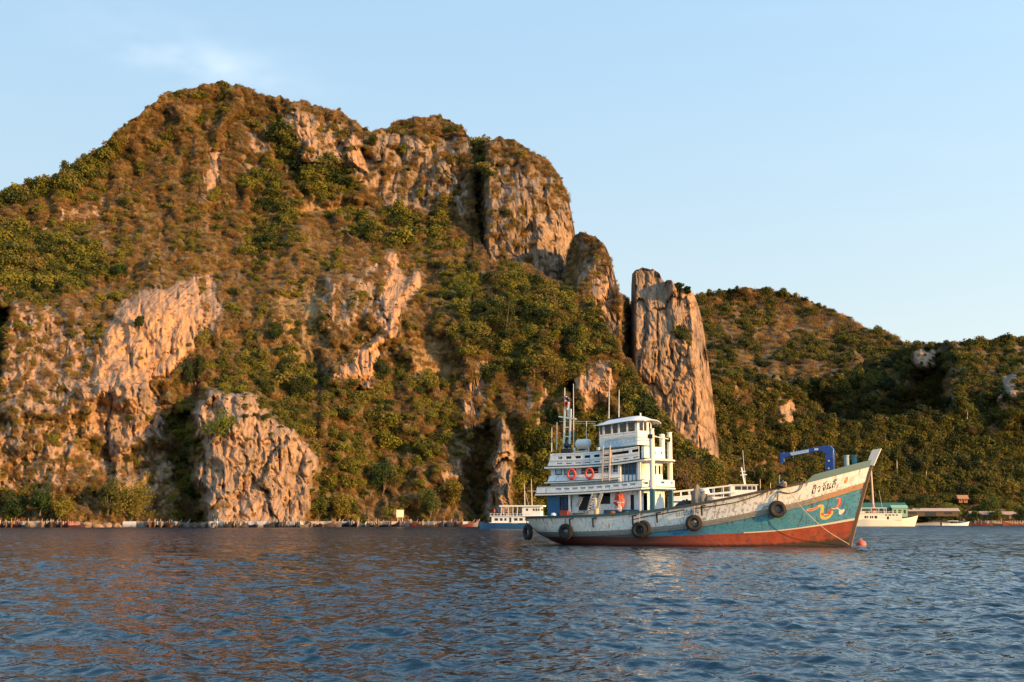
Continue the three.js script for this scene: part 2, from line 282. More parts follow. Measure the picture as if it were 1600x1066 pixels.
const wall = massif({
  name: 'cliff', label: 'broad sunlit limestone cliff with scrub and orange rock faces, filling the left of the bay', seed: 1.7, x0: -420, x1: 1130, step: 1.9, rows: 360, rough: 9, plants: 90000, back: 200,
  sky: [[-420, 420], [-200, 345], [0, 303], [35, 290], [62, 281], [95, 272], [112, 262], [135, 241], [165, 228], [176, 212], [205, 190], [230, 166], [262, 145], [300, 137], [347, 128], [378, 133], [410, 148], [440, 152], [470, 160], [500, 167], [530, 173], [548, 186], [565, 198], [580, 204], [605, 199], [626, 188], [650, 182], [682, 181], [706, 189], [726, 203], [734, 213], [738, 250], [741, 330], [748, 372], [765, 405], [800, 412], [830, 412], [850, 430], [905, 458], [925, 478], [950, 515], [968, 548], [985, 562], [1000, 600], [1020, 636], [1050, 668], [1075, 692], [1110, 712], [1130, 722]],
  foot: (px) => waterFoot(lerpTable([[-420, 360], [0, 390], [300, 405], [500, 425], [780, 450], [1130, 474]], px)),
  depth: (px, py) => {
    const base = lerpTable([[-420, 360], [0, 390], [300, 405], [500, 425], [780, 450], [1130, 474]], px), h = 820 - py;
    return base + lerpTable([[0, 0], [40, 8], [170, 30], [270, 56], [330, 72], [400, 118], [470, 160], [520, 178], [690, 215]], h) * lerpTable([[-400, 1], [700, 1], [900, 0.75], [1130, 0.6]], px);
  },
  zones: [
    // upper crags
    zone([[430, 160], [580, 205], [735, 210], [735, 330], [600, 330], [560, 300], [490, 285], [440, 215]], { r: 0.55, o: 0.2, s: 12, p: 7, e: 22 }),
    zone([[590, 205], [735, 205], [735, 325], [640, 330], [585, 300]], { r: 0.56, o: 0.1, s: 14, p: 4, e: 20 }),
    zone([[545, 205], [575, 215], [572, 268], [545, 262]], { r: 0.95, o: 0.9, s: 5, p: 5 }),
    zone([[452, 175], [500, 190], [495, 235], [462, 215]], { r: 0.75, o: 0.6, s: 7, p: 3 }),
    zone([[322, 235], [352, 230], [345, 290], [325, 320], [315, 300]], { r: 0.85, o: 0.5, s: 6, p: 5 }),
    zone([[375, 205], [425, 225], [425, 275], [385, 260]], { r: 0.55, o: 0.3, s: 10 }),
    zone([[55, 340], [170, 290], [175, 380], [60, 375]], { r: 0.42, o: 0.5, s: 14 }),
    // green strips and shelves high up
    zone([[425, 165], [450, 200], [470, 250], [540, 262], [560, 300], [480, 305], [440, 270], [425, 220]], { g: 0.95, r: 0.0, s: 8, p: -7 }),
    zone([[0, 290], [170, 225], [185, 245], [110, 300], [0, 320]], { g: 0.8, s: 10 }),
    zone([[0, 350], [150, 370], [170, 440], [110, 470], [0, 470]], { g: 0.75, s: 16 }),
    zone([[390, 250], [480, 300], [450, 390], [390, 400]], { g: 0.55, s: 16 }),
    zone([[545, 330], [680, 330], [700, 390], [560, 400]], { g: 0.6, s: 14 }),
    zone([[455, 300], [520, 312], [585, 325], [560, 338], [480, 330]], { t: 1, k: 0.8, g: 0, r: 0, s: 8, p: -4 }),
    // orange face and its neighbours on the left
    zone([[15, 480], [90, 472], [150, 500], [145, 570], [135, 640], [0, 650], [8, 560]], { r: 0.54, o: 0.5, s: 9, p: 10, e: 9 }),
    zone([[-30, 470], [8, 480], [8, 560], [-10, 650], [-60, 650]], { p: -30, e: 6, g: 0.6, r: 0, s: 8 }),
    zone([[158, 520], [195, 472], [250, 440], [312, 436], [318, 520], [285, 575], [240, 600], [205, 640], [140, 625], [146, 565]], { r: 0.95, o: 1, s: 9, p: 11, e: 14, hard: 1 }),
    zone([[130, 600], [230, 600], [280, 640], [275, 690], [210, 700], [130, 680]], { r: 0.8, o: 0.45, s: 12, p: 6 }),
    zone([[-40, 640], [130, 640], [150, 720], [90, 770], [-40, 790]], { r: 0.53, o: 0.45, s: 20, p: 5 }),
    zone([[130, 690], [270, 680], [290, 770], [230, 800], [140, 740]], { r: 0.52, o: 0.3, s: 16 }),
    zone([[320, 430], [345, 445], [350, 500], [330, 530], [318, 500]], { r: 0.75, o: 0.3, s: 7, p: 3 }),
    // lower buttress with the shaded gully at its left
    zone([[300, 650], [325, 612], [395, 620], [440, 660], [500, 712], [492, 760], [470, 830], [332, 830], [318, 775], [303, 710]], { r: 0.8, o: 0.42, s: 10, p: 28, e: 9, hard: 1 }),
    zone([[262, 640], [300, 640], [318, 770], [328, 830], [285, 830], [268, 720]], { r: 0, g: 0.5, p: -14, e: 9, s: 8 }),
    // middle face
    zone([[606, 402], [624, 384], [628, 430], [655, 420], [652, 455], [632, 500], [600, 545], [572, 590], [524, 602], [532, 570], [575, 530], [592, 470]], { r: 0.8, o: 0.85, s: 8, p: 13, e: 14 }),
    zone([[500, 430], [592, 410], [592, 500], [540, 530], [505, 490]], { r: 0.5, o: 0.3, s: 14, p: 9, e: 16 }),
    zone([[425, 455], [500, 450], [520, 540], [470, 580], [430, 540]], { t: 0.8, k: 0.6, g: 0, s: 18 }),
    zone([[640, 520], [700, 530], [702, 585], [655, 600]], { t: 0.9, k: 0.75, g: 0, s: 8 }),
    zone([[740, 450], [790, 455], [770, 480], [742, 475]], { t: 0.8, k: 0.6, g: 0, s: 8 }),
    // woods
    zone([[700, 420], [840, 420], [940, 490], [960, 560], [880, 600], [760, 600], [700, 520]], { g: 0.54, s: 20 }),
    zone([[320, 560], [420, 540], [500, 560], [520, 640], [480, 690], [400, 680], [330, 620]], { g: 0.52, s: 16 }),
    zone([[520, 610], [700, 590], [740, 640], [690, 740], [560, 760], [520, 700]], { g: 0.38, s: 20 }),
    zone([[490, 700], [560, 720], [570, 815], [480, 815]], { t: 0.4, g: 0.35, s: 12 }),
    zone([[800, 690], [855, 640], [900, 660], [960, 650], [985, 700], [985, 815], [800, 815]], { g: 0.6, s: 14 }),
    zone([[965, 560], [1000, 610], [1060, 700], [1130, 730], [1130, 820], [985, 815], [975, 640]], { g: 0.7, s: 10 }),
    // lower right rocks and the pinnacle
    zone([[715, 580], [760, 560], [770, 620], [755, 650], [760, 700], [740, 750], [700, 770], [690, 740], [735, 690], [725, 640]], { r: 0.62, o: 0.3, s: 14, p: 7, e: 12 }),
    zone([[735, 680], [765, 655], [768, 760], [790, 825], [735, 825], [728, 750]], { p: -14, e: 6, r: 0.3, s: 8 }),
    zone([[774, 690], [780, 660], [788, 652], [797, 672], [799, 720], [796, 770], [799, 830], [760, 830], [758, 790], [770, 740]], { r: 0.8, o: 0.2, s: 4, p: 26, e: 4, hard: 1 }),
    zone([[818, 570], [850, 560], [855, 620], [852, 690], [836, 685], [826, 640]], { r: 0.52, o: 0.35, s: 12, p: 4 }),
    zone([[898, 590], [930, 560], [962, 570], [964, 640], [912, 645]], { r: 0.8, o: 0.8, s: 8, p: 8, e: 8 }),
    zone([[888, 590], [895, 583], [902, 600], [904, 638], [894, 640]], { p: -34, e: 2.5, r: 0.6, s: 4, hard: 1 }),
  ],
});
massif({
  name: 'cliff', label: 'rounded grey limestone dome rising behind a dark cleft', seed: 5.1, x0: 722, x1: 922, step: 1.6, rows: 180, rough: 7, plants: 3600, green: -0.28, crag: 0.7, back: 90, n1: 8, n2: 6,
  sky: [[722, 262], [733, 236], [738, 227], [752, 219], [780, 214], [805, 220], [830, 234], [855, 250], [874, 272], [886, 300], [892, 330], [898, 362], [905, 420], [914, 470], [922, 500]],
  foot: () => 560,
  depth: (px, py) => {
    const u = clamp((px - 812) / 106, -1, 1);
    return 582 + (px > 812 ? 55 * (1 - Math.sqrt(1 - u * u * 0.98)) : 0) + 90 * sst(765, 738, px) + 34 * sst(330, 215, py) - 26 * sst(440, 560, py);
  },
  zones: [
    zone([[752, 240], [860, 270], [900, 370], [915, 470], [840, 470], [800, 420], [752, 400]], { r: 0.55, o: 0.1, s: 14 }),
    zone([[838, 350], [895, 320], [915, 470], [880, 470], [835, 430]], { r: 0.9, o: 0.22, s: 10, p: 5 }),
    zone([[722, 210], [758, 218], [752, 400], [722, 400]], { g: 0.9, r: 0, s: 6 }),
  ],
});
massif({
  name: 'cliff', label: 'narrow wooded shoulder of rock between the dome and the pillar', seed: 8.4, x0: 884, x1: 1012, step: 1.9, rows: 150, rough: 7, plants: 2600, back: 70, n1: 6, n2: 5,
  sky: [[884, 400], [896, 368], [905, 363], [930, 366], [944, 380], [954, 400], [961, 430], [966, 452], [976, 462], [985, 472], [1012, 482]],
  foot: () => 690,
  depth: (px, py) => 524 + 70 * sst(968, 986, px) + 30 * sst(915, 890, px) * sst(520, 380, py) + 26 * sst(480, 370, py) - 25 * sst(500, 690, py),
  zones: [zone([[900, 360], [940, 370], [950, 480], [905, 470]], { r: 0.42, g: -0.35, s: 10 }), zone([[945, 400], [966, 450], [966, 560], [940, 560], [930, 460]], { r: 0.66, o: 0.5, g: -0.3, s: 8 })],
});
const pillar = massif({
  name: 'rock_pillar', label: 'tall slab-sided limestone pillar standing alone right of the cliff', seed: 11.9, x0: 984, x1: 1126, step: 1.25, rows: 230, rough: 4, plants: 420, crag: 0.75, back: 60, n1: 5, n2: 6, n3: 2.6,
  sky: [[984, 700], [985.5, 480], [987, 428], [992, 423], [1005, 419], [1020, 420], [1031, 428], [1038, 441], [1042, 438], [1049, 437], [1055, 446], [1066, 450], [1078, 451], [1085, 461], [1092, 480], [1098, 505], [1105, 552], [1112, 603], [1118, 652], [1122, 690], [1124, 720], [1126, 760]],
  foot: () => 790,
  depth: (px, py) => 520 + 40 * sst(994, 984, px) + 34 * sst(1085, 1126, px + (py - 600) * -0.06) + 14 * sst(560, 430, py) - 10 * sst(600, 760, py) + 12 * sst(1052, 1040, px) * sst(520, 430, py),
  zones: [
    zone([[975, 400], [1140, 400], [1140, 800], [975, 800]], { r: 0.82, o: 0.45, s: 2 }),
    zone([[985, 415], [1050, 420], [1070, 560], [1060, 620], [990, 560]], { o: 0.18, s: 18 }),
    zone([[1048, 500], [1060, 505], [1075, 530], [1070, 535], [1052, 520]], { r: 0, g: 1, s: 4, p: -3 }),
    zone([[990, 520], [1004, 530], [1020, 560], [1000, 570]], { r: 0.6, g: 0.4, s: 8 }),
  ],
});
massif({
  name: 'hill', label: 'rounded wooded hill far behind the pillar', seed: 14.2, x0: 1000, x1: 1520, step: 2.6, rows: 110, rough: 6, plants: 9000, back: 300, n1: 26, n2: 16, n3: 3, n4: 2, deep: 0.66, green: 0.46, size: 1.25,
  sky: [[1000, 520], [1060, 470], [1095, 460], [1130, 455], [1175, 450], [1210, 455], [1250, 464], [1300, 484], [1340, 504], [1362, 520], [1382, 516], [1402, 526], [1420, 541], [1450, 575], [1520, 620]],
  foot: () => 740,
  depth: (px, py) => 900 + 260 * sst(660, 450, py),
  zones: [zone([[1190, 470], [1290, 490], [1300, 540], [1210, 540]], { g: -0.6, s: 24 }), zone([[1250, 570], [1310, 575], [1300, 605], [1250, 600]], { g: -0.6, r: 0.3, s: 12 })],
});
massif({
  name: 'hill', label: 'dark wooded ridge with shaded gullies and small pale rock faces on the right', seed: 17.6, x0: 1200, x1: 2300, step: 3.2, rows: 110, rough: 7, plants: 11000, back: 260, n1: 18, n2: 16, n3: 3, n4: 2, deep: 0.66, green: 0.72, size: 1.3,
  sky: [[1200, 700], [1226, 640], [1250, 600], [1300, 590], [1345, 575], [1390, 553], [1420, 543], [1440, 539], [1475, 535], [1520, 535], [1545, 530], [1570, 525], [1600, 527], [1700, 512], [1900, 480], [2300, 540]],
  foot: () => 730,
  depth: (px, py) => mix(846 + 40 * sst(610, 530, py), 715 + 120 * sst(620, 525, py), sst(1474, 1496, px)),
  zones: [
    zone([[1425, 545], [1468, 548], [1466, 570], [1430, 568]], { r: 0.95, o: 0.6, s: 6, p: 60, e: 8 }),
    zone([[1492, 575], [1560, 580], [1562, 660], [1500, 660]], { p: -16, e: 10, s: 10 }),
    zone([[1560, 588], [1588, 585], [1588, 635], [1562, 632]], { r: 1, o: 0.5, s: 7, p: 8 }),
  ],
});
const slope = massif({
  name: 'hill', label: 'green wooded slope running down to the beach on the right', seed: 21.3, x0: 1040, x1: 2300, step: 3.0, rows: 110, rough: 9, plants: 19000, back: 120, n1: 16, n2: 10, n3: 2.5, n4: 2, deep: 0.66, green: 0.78, size: 1.4, thick: 1,
  sky: [[1040, 740], [1085, 705], [1112, 602], [1130, 586], [1150, 585], [1170, 600], [1182, 612], [1205, 600], [1240, 604], [1258, 622], [1290, 652], [1350, 664], [1400, 656], [1440, 640], [1470, 650], [1510, 640], [1560, 628], [1620, 605], [1800, 560], [2300, 600]],
  foot: (px) => waterFoot(lerpTable([[1040, 540], [1300, 600], [1600, 640], [2300, 560]], px)),
  depth: (px, py) => lerpTable([[1040, 540], [1300, 600], [1600, 640], [2300, 560]], px) + lerpTable([[0, 0], [12, 6], [30, 30], [120, 75], [170, 92], [240, 105]], 818 - py),
  zones: [
    zone([[1212, 632], [1238, 625], [1240, 662], [1218, 664]], { r: 0.9, o: 0.4, s: 8, p: 7 }),
    zone([[1110, 590], [1165, 590], [1170, 625], [1115, 625]], { g: -0.5, r: 0.3, s: 10 }),
    zone([[1160, 640], [1260, 640], [1300, 740], [1160, 760]], { g: -0.2, s: 20 }),
    zone([[1440, 660], [1600, 650], [1620, 740], [1440, 760]], { g: 0.2, s: 20 }),
  ],
});

// ---------------------------------------------------------------- foliage: sprays of small leaves and twigs, many of them
function quadsGeometry(quads) {                                       // quads: [center, axis a, axis b]
  const n = quads.length, pos = new Float32Array(n * 18), nor = new Float32Array(n * 18), A = V(0, 0, 0), B = V(0, 0, 0), N = V(0, 0, 0);
  quads.forEach(([c, a, b], k) => {
    A.set(...a); B.set(...b); N.crossVectors(A, B).normalize();
    const p = [[-1, -0.6], [1, -0.6], [0.55, 1], [-1, -0.6], [0.55, 1], [-0.55, 1]];
    p.forEach(([s, t], i) => { for (let d = 0; d < 3; d++) { pos[k * 18 + i * 3 + d] = c[d] + a[d] * s + b[d] * t; nor[k * 18 + i * 3 + d] = N.getComponent(d); } });
  });
  const g = new THREE.BufferGeometry();
  g.setAttribute('position', new THREE.BufferAttribute(pos, 3)); g.setAttribute('normal', new THREE.BufferAttribute(nor, 3)); g.setAttribute('uv', new THREE.BufferAttribute(new Float32Array(n * 12), 2));
  return g;
}
function randomDir() { const z = rr(-1, 1), a = rnd() * Math.PI * 2, s = Math.sqrt(1 - z * z); return [s * Math.cos(a), z, s * Math.sin(a)]; }
function leafQuad(c, size, out) {                                     // a leaf spray that faces more or less OUT
  const d = randomDir(), n = V(out[0] + d[0] * 0.9, out[1] + d[1] * 0.9 + 0.25, out[2] + d[2] * 0.9).normalize();
  const a = V(...randomDir()).cross(n).normalize().multiplyScalar(size), b = n.clone().cross(a).multiplyScalar(rr(0.6, 1.1));
  return [c, a.toArray(), b.toArray()];
}
function crown(lobes, leaves, size, flat = 0.8) {                     // an uneven crown of radius about 1
  const q = [];
  for (let l = 0; l < lobes; l++) {
    const d = randomDir(), R = rr(0.25, 0.62), lc = [d[0] * R, 0.35 + (d[1] * 0.5 + 0.2) * R * flat * 1.6, d[2] * R], lr = rr(0.34, 0.56);
    for (let k = 0; k < leaves; k++) {
      const e = randomDir(), w = lr * Math.pow(rnd(), 0.3);
      q.push(leafQuad([lc[0] + e[0] * w, lc[1] + e[1] * w * flat, lc[2] + e[2] * w], size * rr(0.6, 1.3), e));
    }
  }
  return quadsGeometry(q);
}
function twigs(n, size, leaves) {                                     // a leafless dry shrub: fans of twigs with a few dry leaves
  const q = [];
  for (let k = 0; k < n; k++) {
    const d = randomDir(), up = [d[0] * 0.85, d[1] * 0.75 + 0.25, d[2] * 0.85], L = rr(0.5, 1.0), s = rr(0, 0.35);
    const c = [up[0] * (s + L / 2), up[1] * (s + L / 2), up[2] * (s + L / 2)], side = V(...randomDir()).cross(V(...up)).normalize().multiplyScalar(size * rr(0.35, 0.8));
    q.push([c, side.toArray(), [up[0] * L * 0.45, up[1] * L * 0.45, up[2] * L * 0.45]]);
  }
  for (let k = 0; k < leaves; k++) { const d = randomDir(), w = Math.pow(rnd(), 0.4); q.push(leafQuad([d[0] * w * 0.9, d[1] * w * 0.75 + 0.2, d[2] * w * 0.9], size * 1.4 * rr(0.6, 1.2), d)); }
  return quadsGeometry(q);
}
const leafMat = new THREE.MeshPhysicalMaterial({ color: 0xffffff, roughness: 0.9, side: THREE.DoubleSide, transmission: 0.35, thickness: 0, specularIntensity: 0.3 });
const greenForms = [0, 1, 2, 3, 4].map(() => crown(8, 70, 0.075, rr(0.7, 1.0)));
const brownForms = [0, 1, 2, 3].map(() => twigs(110, 0.045, 190));
const dryForms = [0, 1].map(() => twigs(120, 0.045, 10));
function sow(name, label, places, forms, tint, squash) {
  forms.forEach((form, f) => {
    const mine = places.filter((_, i) => i % forms.length === f), im = shade(new THREE.InstancedMesh(form, leafMat, mine.length)), M = new THREE.Matrix4(), Q = new THREE.Quaternion(), c = new THREE.Color();
    mine.forEach(([p, r, cl, t], i) => {
      Q.setFromEuler(new THREE.Euler(rr(-0.25, 0.25), rnd() * 6.28, rr(-0.25, 0.25)));
      M.compose(V(p[0], p[1] - r * 0.25, p[2]), Q, V(r * rr(0.85, 1.2), r * squash * rr(0.8, 1.3), r * rr(0.85, 1.2)));
      im.setMatrixAt(i, M); c.setRGB(...tint(cl, t)); im.setColorAt(i, c);
    });
    im.name = numbered(name); im.userData = { kind: 'stuff', label, category: 'foliage' }; scene.add(im);
  });
}
sow('green_foliage', 'green trees and bushes covering the cliffs and hills as one mass', scatter.green, greenForms, (cl, deep) => {
  const k = clamp(0.42 + 1.2 * cl + rr(-0.55, 0.55)), j = rnd();
  const c = mix3([0.032, 0.046, 0.006], [0.21, 0.185, 0.018], k).map((q) => q * deep);
  return j < 0.2 ? mix3(c, [0.24, 0.17, 0.035], 0.65 * deep) : c;
}, 0.95);
sow('dry_scrub', 'leafless brown scrub covering the cliffs as one mass', scatter.brown, brownForms, () => {
  const j = rnd(), k = rr(0.6, 1.45), c = j < 0.42 ? [0.27, 0.145, 0.042] : j < 0.58 ? [0.22, 0.15, 0.085] : j < 0.78 ? [0.38, 0.21, 0.055] : j < 0.92 ? [0.22, 0.18, 0.03] : [0.11, 0.07, 0.035];
  return [c[0] * k, c[1] * k, c[2] * k];
}, 0.8);
sow('dry_grass', 'tufts of dry straw-coloured grass on the ledges of the cliff', scatter.dry, dryForms, () => { const k = rr(0.7, 1.2); return [0.33 * k, 0.205 * k, 0.075 * k]; }, 0.7);

// ---------------------------------------------------------------- the sea: real waves near, finer ones in the surface
{
  const waves = [];
  const windA = 1.75;                                                 // the way the waves run, seen from above
  for (let i = 0; i < 84; i++) {
    const L = 0.16 * Math.pow(32, Math.pow(i / 83, 1.25)), k = 2 * Math.PI / L, a = windA + (rnd() + rnd() + rnd() - 1.5) * (L < 1 ? 1.9 : 1.1);
    const slope = 0.030 * (L < 0.4 ? 0.95 : L < 1.5 ? 1.1 : L < 2.6 ? 0.6 : 0.38);
    waves.push([Math.cos(a) * k, Math.sin(a) * k, slope / k, rnd() * 6.28, L]);
  }
  const rad = [0.4]; while (rad[rad.length - 1] < 7500) { const r = rad[rad.length - 1]; rad.push(r + (r < 10 ? 0.5 : r < 60 ? 0.045 + (r - 10) * 0.0042 : r < 140 ? r * 0.0065 : r < 900 ? r * 0.02 : r * 0.06)); }
  const ang = []; for (let a = -Math.PI; a < Math.PI - 1e-6;) { ang.push(a); const f = Math.abs(a); a += f < 0.47 ? 0.0024 : f < 0.8 ? 0.012 : 0.06; if (a > Math.PI) a = Math.PI; } ang.push(Math.PI);
  const n = rad.length, m = ang.length, pos = new Float32Array(n * m * 3), uv = new Float32Array(n * m * 2), uv1 = new Float32Array(n * m * 2), nor = new Float32Array(n * m * 3);
  for (let j = 0; j < n; j++) for (let i = 0; i < m; i++) {
    const r = rad[j], a = ang[i], x0 = r * Math.sin(a), z0 = -r * Math.cos(a), dr = j + 1 < n ? rad[j + 1] - r : r, da = (ang[Math.min(m - 1, i + 1)] - ang[Math.max(0, i - 1)]) / 2 * r, cell = Math.max(dr * 1.0, da);
    let y = 0, x = x0, z = z0, sx = 0, sz = 0;
    const gust = clamp(0.85 + 1.1 * fbm(x0 / 30 + 4, z0 / 46, 3), 0.35, 1.5);
    for (const [kx, kz, A, ph, L] of waves) {
      const t = kx * x0 + kz * z0 + ph, c = Math.cos(t), s = Math.sin(t), a = A * (L < 1.4 ? gust : 1), sharp = 1 + 0.55 * c;   // crests sharper than troughs
      sx -= a * kx * s * sharp; sz -= a * kz * s * sharp;
      const w = clamp(L / (cell * 2.2) - 0.8); if (w <= 0) continue;
      const kk = 0.7 / Math.hypot(kx, kz);
      y += a * w * c; x -= a * w * s * kx * kk; z -= a * w * s * kz * kk;
    }
    const nl = 1 / Math.hypot(sx, 1, sz), nk = (j * m + i) * 3; nor[nk] = -sx * nl; nor[nk + 1] = nl; nor[nk + 2] = -sz * nl;
    const k = j * m + i; pos[k * 3] = x; pos[k * 3 + 1] = y; pos[k * 3 + 2] = z; uv[k * 2] = x0; uv[k * 2 + 1] = z0; uv1[k * 2] = clamp(Math.log(r / 10) / Math.log(100), 0.01, 0.99); uv1[k * 2 + 1] = 0.5;
  }
  const idx = new Uint32Array((n - 1) * (m - 1) * 6); let q = 0;
  for (let j = 0; j < n - 1; j++) for (let i = 0; i < m - 1; i++) { const a = j * m + i, b = a + m; idx[q++] = a; idx[q++] = a + 1; idx[q++] = b; idx[q++] = b; idx[q++] = a + 1; idx[q++] = b + 1; }
  const g = new THREE.BufferGeometry();
  g.setAttribute('position', new THREE.BufferAttribute(pos, 3)); g.setAttribute('uv', new THREE.BufferAttribute(uv, 2)); g.setAttribute('uv1', new THREE.BufferAttribute(uv1, 2));
  g.setAttribute('normal', new THREE.BufferAttribute(nor, 3)); g.setIndex(new THREE.BufferAttribute(idx, 1));
  console.log('water vertices', n * m);
  const ripple = dataTex(512, (u, v) => tiled((a, b) => 0.5 + 0.5 * fbm(a * 14 + 0.3 * fbm(a * 9, b * 9, 2), b * 14, 4) + 0.15 * ridged(a * 9, b * 9, 2), u, v));
  ripple.repeat.set(1 / 3.1, 1 / 3.1);
  const far = dataTex(64, (u) => 0.045 + 0.22 * sst(0.25, 0.75, u)); far.channel = 1;
  const water = new THREE.MeshPhysicalMaterial({ color: rgb(0.003, 0.019, 0.034), roughness: 1, roughnessMap: far, ior: 1.333, bumpMap: ripple, bumpScale: 0.03 });
  const sea = new THREE.Mesh(g, water); sea.name = 'sea'; sea.receiveShadow = true; sea.userData = { kind: 'structure', label: 'dark blue rippled sea reflecting the cliffs and the sky' }; scene.add(sea);
}

// ---------------------------------------------------------------- the old wooden ship at anchor
const SHIP_A = 26 * Math.PI / 180, shipAt = (() => { const p = at(1080, 816, 86); return [p[0], 0, p[2]]; })();
const ship = thing('fishing_ship', 'large old wooden fishing ship with teal and white hull and tiered white deckhouse, at anchor', 'ship', shipAt, -SHIP_A);
ship.updateMatrixWorld(true);
const AX = [Math.cos(SHIP_A), Math.sin(SHIP_A)], AZ = [-Math.sin(SHIP_A), Math.cos(SHIP_A)];
function S(px, py, z) {                                               // a point aboard: along the ship, up, to starboard
  const p = at(px, py, 86), d = [p[0], p[1] - EYE, p[2]], o = [-shipAt[0], EYE, -shipAt[2]];
  const k = (z - (o[0] * AZ[0] + o[2] * AZ[1])) / (d[0] * AZ[0] + d[2] * AZ[1]);
  const x = o[0] + d[0] * k, w = o[2] + d[2] * k;
  return [x * AX[0] + w * AX[1], EYE + d[1] * k, z];
}
function aboard(name, label, category, local, turn = 0, group) {      // a loose thing on the ship
  const p = ship.localToWorld(V(...local));
  return thing(name, label, category, p.toArray(), -SHIP_A + turn, group);
}
function tex2(w, h, fn) {                                             // linear colours in, sRGB texture out
  const d = new Uint8Array(w * h * 4), e = (c) => 255 * clamp(c <= 0.0031308 ? c * 12.92 : 1.055 * Math.pow(c, 1 / 2.4) - 0.055);
  for (let j = 0; j < h; j++) for (let i = 0; i < w; i++) { const c = fn((i + 0.5) / w, (j + 0.5) / h), o = (j * w + i) * 4; d[o] = e(c[0]); d[o + 1] = e(c[1]); d[o + 2] = e(c[2]); d[o + 3] = 255; }
  const t = new THREE.DataTexture(d, w, h, THREE.RGBAFormat); t.magFilter = THREE.LinearFilter; t.minFilter = THREE.LinearMipmapLinearFilter; t.colorSpace = THREE.SRGBColorSpace; t.needsUpdate = true; return t;
}
const paintBump = dataTex(256, (u, v) => tiled((a, b) => 0.5 + 0.4 * fbm(a * 8, b * 40, 4) + 0.3 * fbm(a * 30, b * 30, 3), u, v)); paintBump.repeat.set(1 / 2, 1 / 2);
const M = {
  white: mat([0.70, 0.70, 0.68], 0.55), cream: mat([0.68, 0.66, 0.60], 0.6), trim: mat([0.035, 0.085, 0.105], 0.5), teal: mat([0.06, 0.14, 0.155], 0.6),
  dark: mat([0.018, 0.02, 0.022], 0.7), blue: mat([0.015, 0.09, 0.19], 0.6), blueFrame: mat([0.03, 0.12, 0.22], 0.5), glass: mat([0.012, 0.016, 0.02], 0.25), rubber: mat([0.016, 0.015, 0.014], 0.85),
  rope: mat([0.30, 0.24, 0.17], 0.9), darkRope: mat([0.07, 0.06, 0.05], 0.9), steel: mat([0.42, 0.42, 0.40], 0.5), pole: mat([0.62, 0.62, 0.56], 0.5), wood: mat([0.36, 0.30, 0.24], 0.8), deck: mat([0.16, 0.13, 0.10], 0.9),
  ring: mat([0.62, 0.045, 0.035], 0.5), orange: mat([0.72, 0.12, 0.04], 0.7), rust: mat([0.17, 0.07, 0.035], 0.85), crane: mat([0.02, 0.065, 0.27], 0.4), paleBlue: mat([0.40, 0.52, 0.58], 0.6), tarp: mat([0.15, 0.14, 0.12], 0.9), net: mat([0.02, 0.03, 0.035], 0.95), greenDeck: mat([0.05, 0.10, 0.09], 0.7),
};

// ---- hull lines
const xStern = (y) => lerpTable([[-0.9, -6.5], [0, -9.4], [0.3, -10.2], [0.7, -10.9], [1.05, -11.35], [2, -11.7]], y);
const xStem = (y) => 10.72 + 0.27 * y + 0.006 * y * y;
const tabR = [[0, 2.05], [0.03, 2.4], [0.08, 2.68], [0.2, 2.95], [0.35, 3.05], [0.55, 3.03], [0.68, 2.74], [0.78, 2.24], [0.87, 1.52], [0.94, 0.78], [1, 0.05]];
const tabW = [[0, 0.6], [0.03, 1.1], [0.08, 1.8], [0.2, 2.5], [0.35, 2.8], [0.55, 2.72], [0.68, 2.2], [0.78, 1.6], [0.87, 0.92], [0.94, 0.4], [1, 0.045]];
const yRail = (x) => smoothTable([[-11.8, 1.86], [-8, 1.93], [-3.4, 2.13], [1.74, 2.78], [6.7, 3.74], [8.5, 4.14], [12.4, 5.22]], x);
const yStrake = (x) => smoothTable([[-11.8, 0.90], [-8, 0.93], [-3.4, 1.12], [1.76, 1.66], [6.15, 2.50], [8.4, 3.05], [12.1, 4.24]], x);
const yStrakeLow = (x) => yStrake(x) - 0.33;
const yRed = (x) => smoothTable([[-11.8, 0.52], [-8, 0.57], [-3, 0.62], [0.9, 0.74], [6.2, 1.02], [9, 1.38], [11.3, 1.78]], x);
const yTop = (x) => yRail(x) + 0.42 * sst(8.2, 9.0, x);
function hullPoint(s, y, side = 1, off = 0) {
  const x = mix(xStern(y), xStem(y), s), r = yRail(x), t = clamp(y / r, -0.5, 1.15);
  const b = y >= 0 ? mix(smoothTable(tabW, s), smoothTable(tabR, s), Math.pow(t, 0.85)) : smoothTable(tabW, s) * (1 + y * 0.55);
  return [x, y, side * (Math.max(0.03, b) + off)];
}
function curveY(fn, s) { let y = 1.5; for (let k = 0; k < 7; k++) y = fn(mix(xStern(y), xStem(y), s)); return y; }
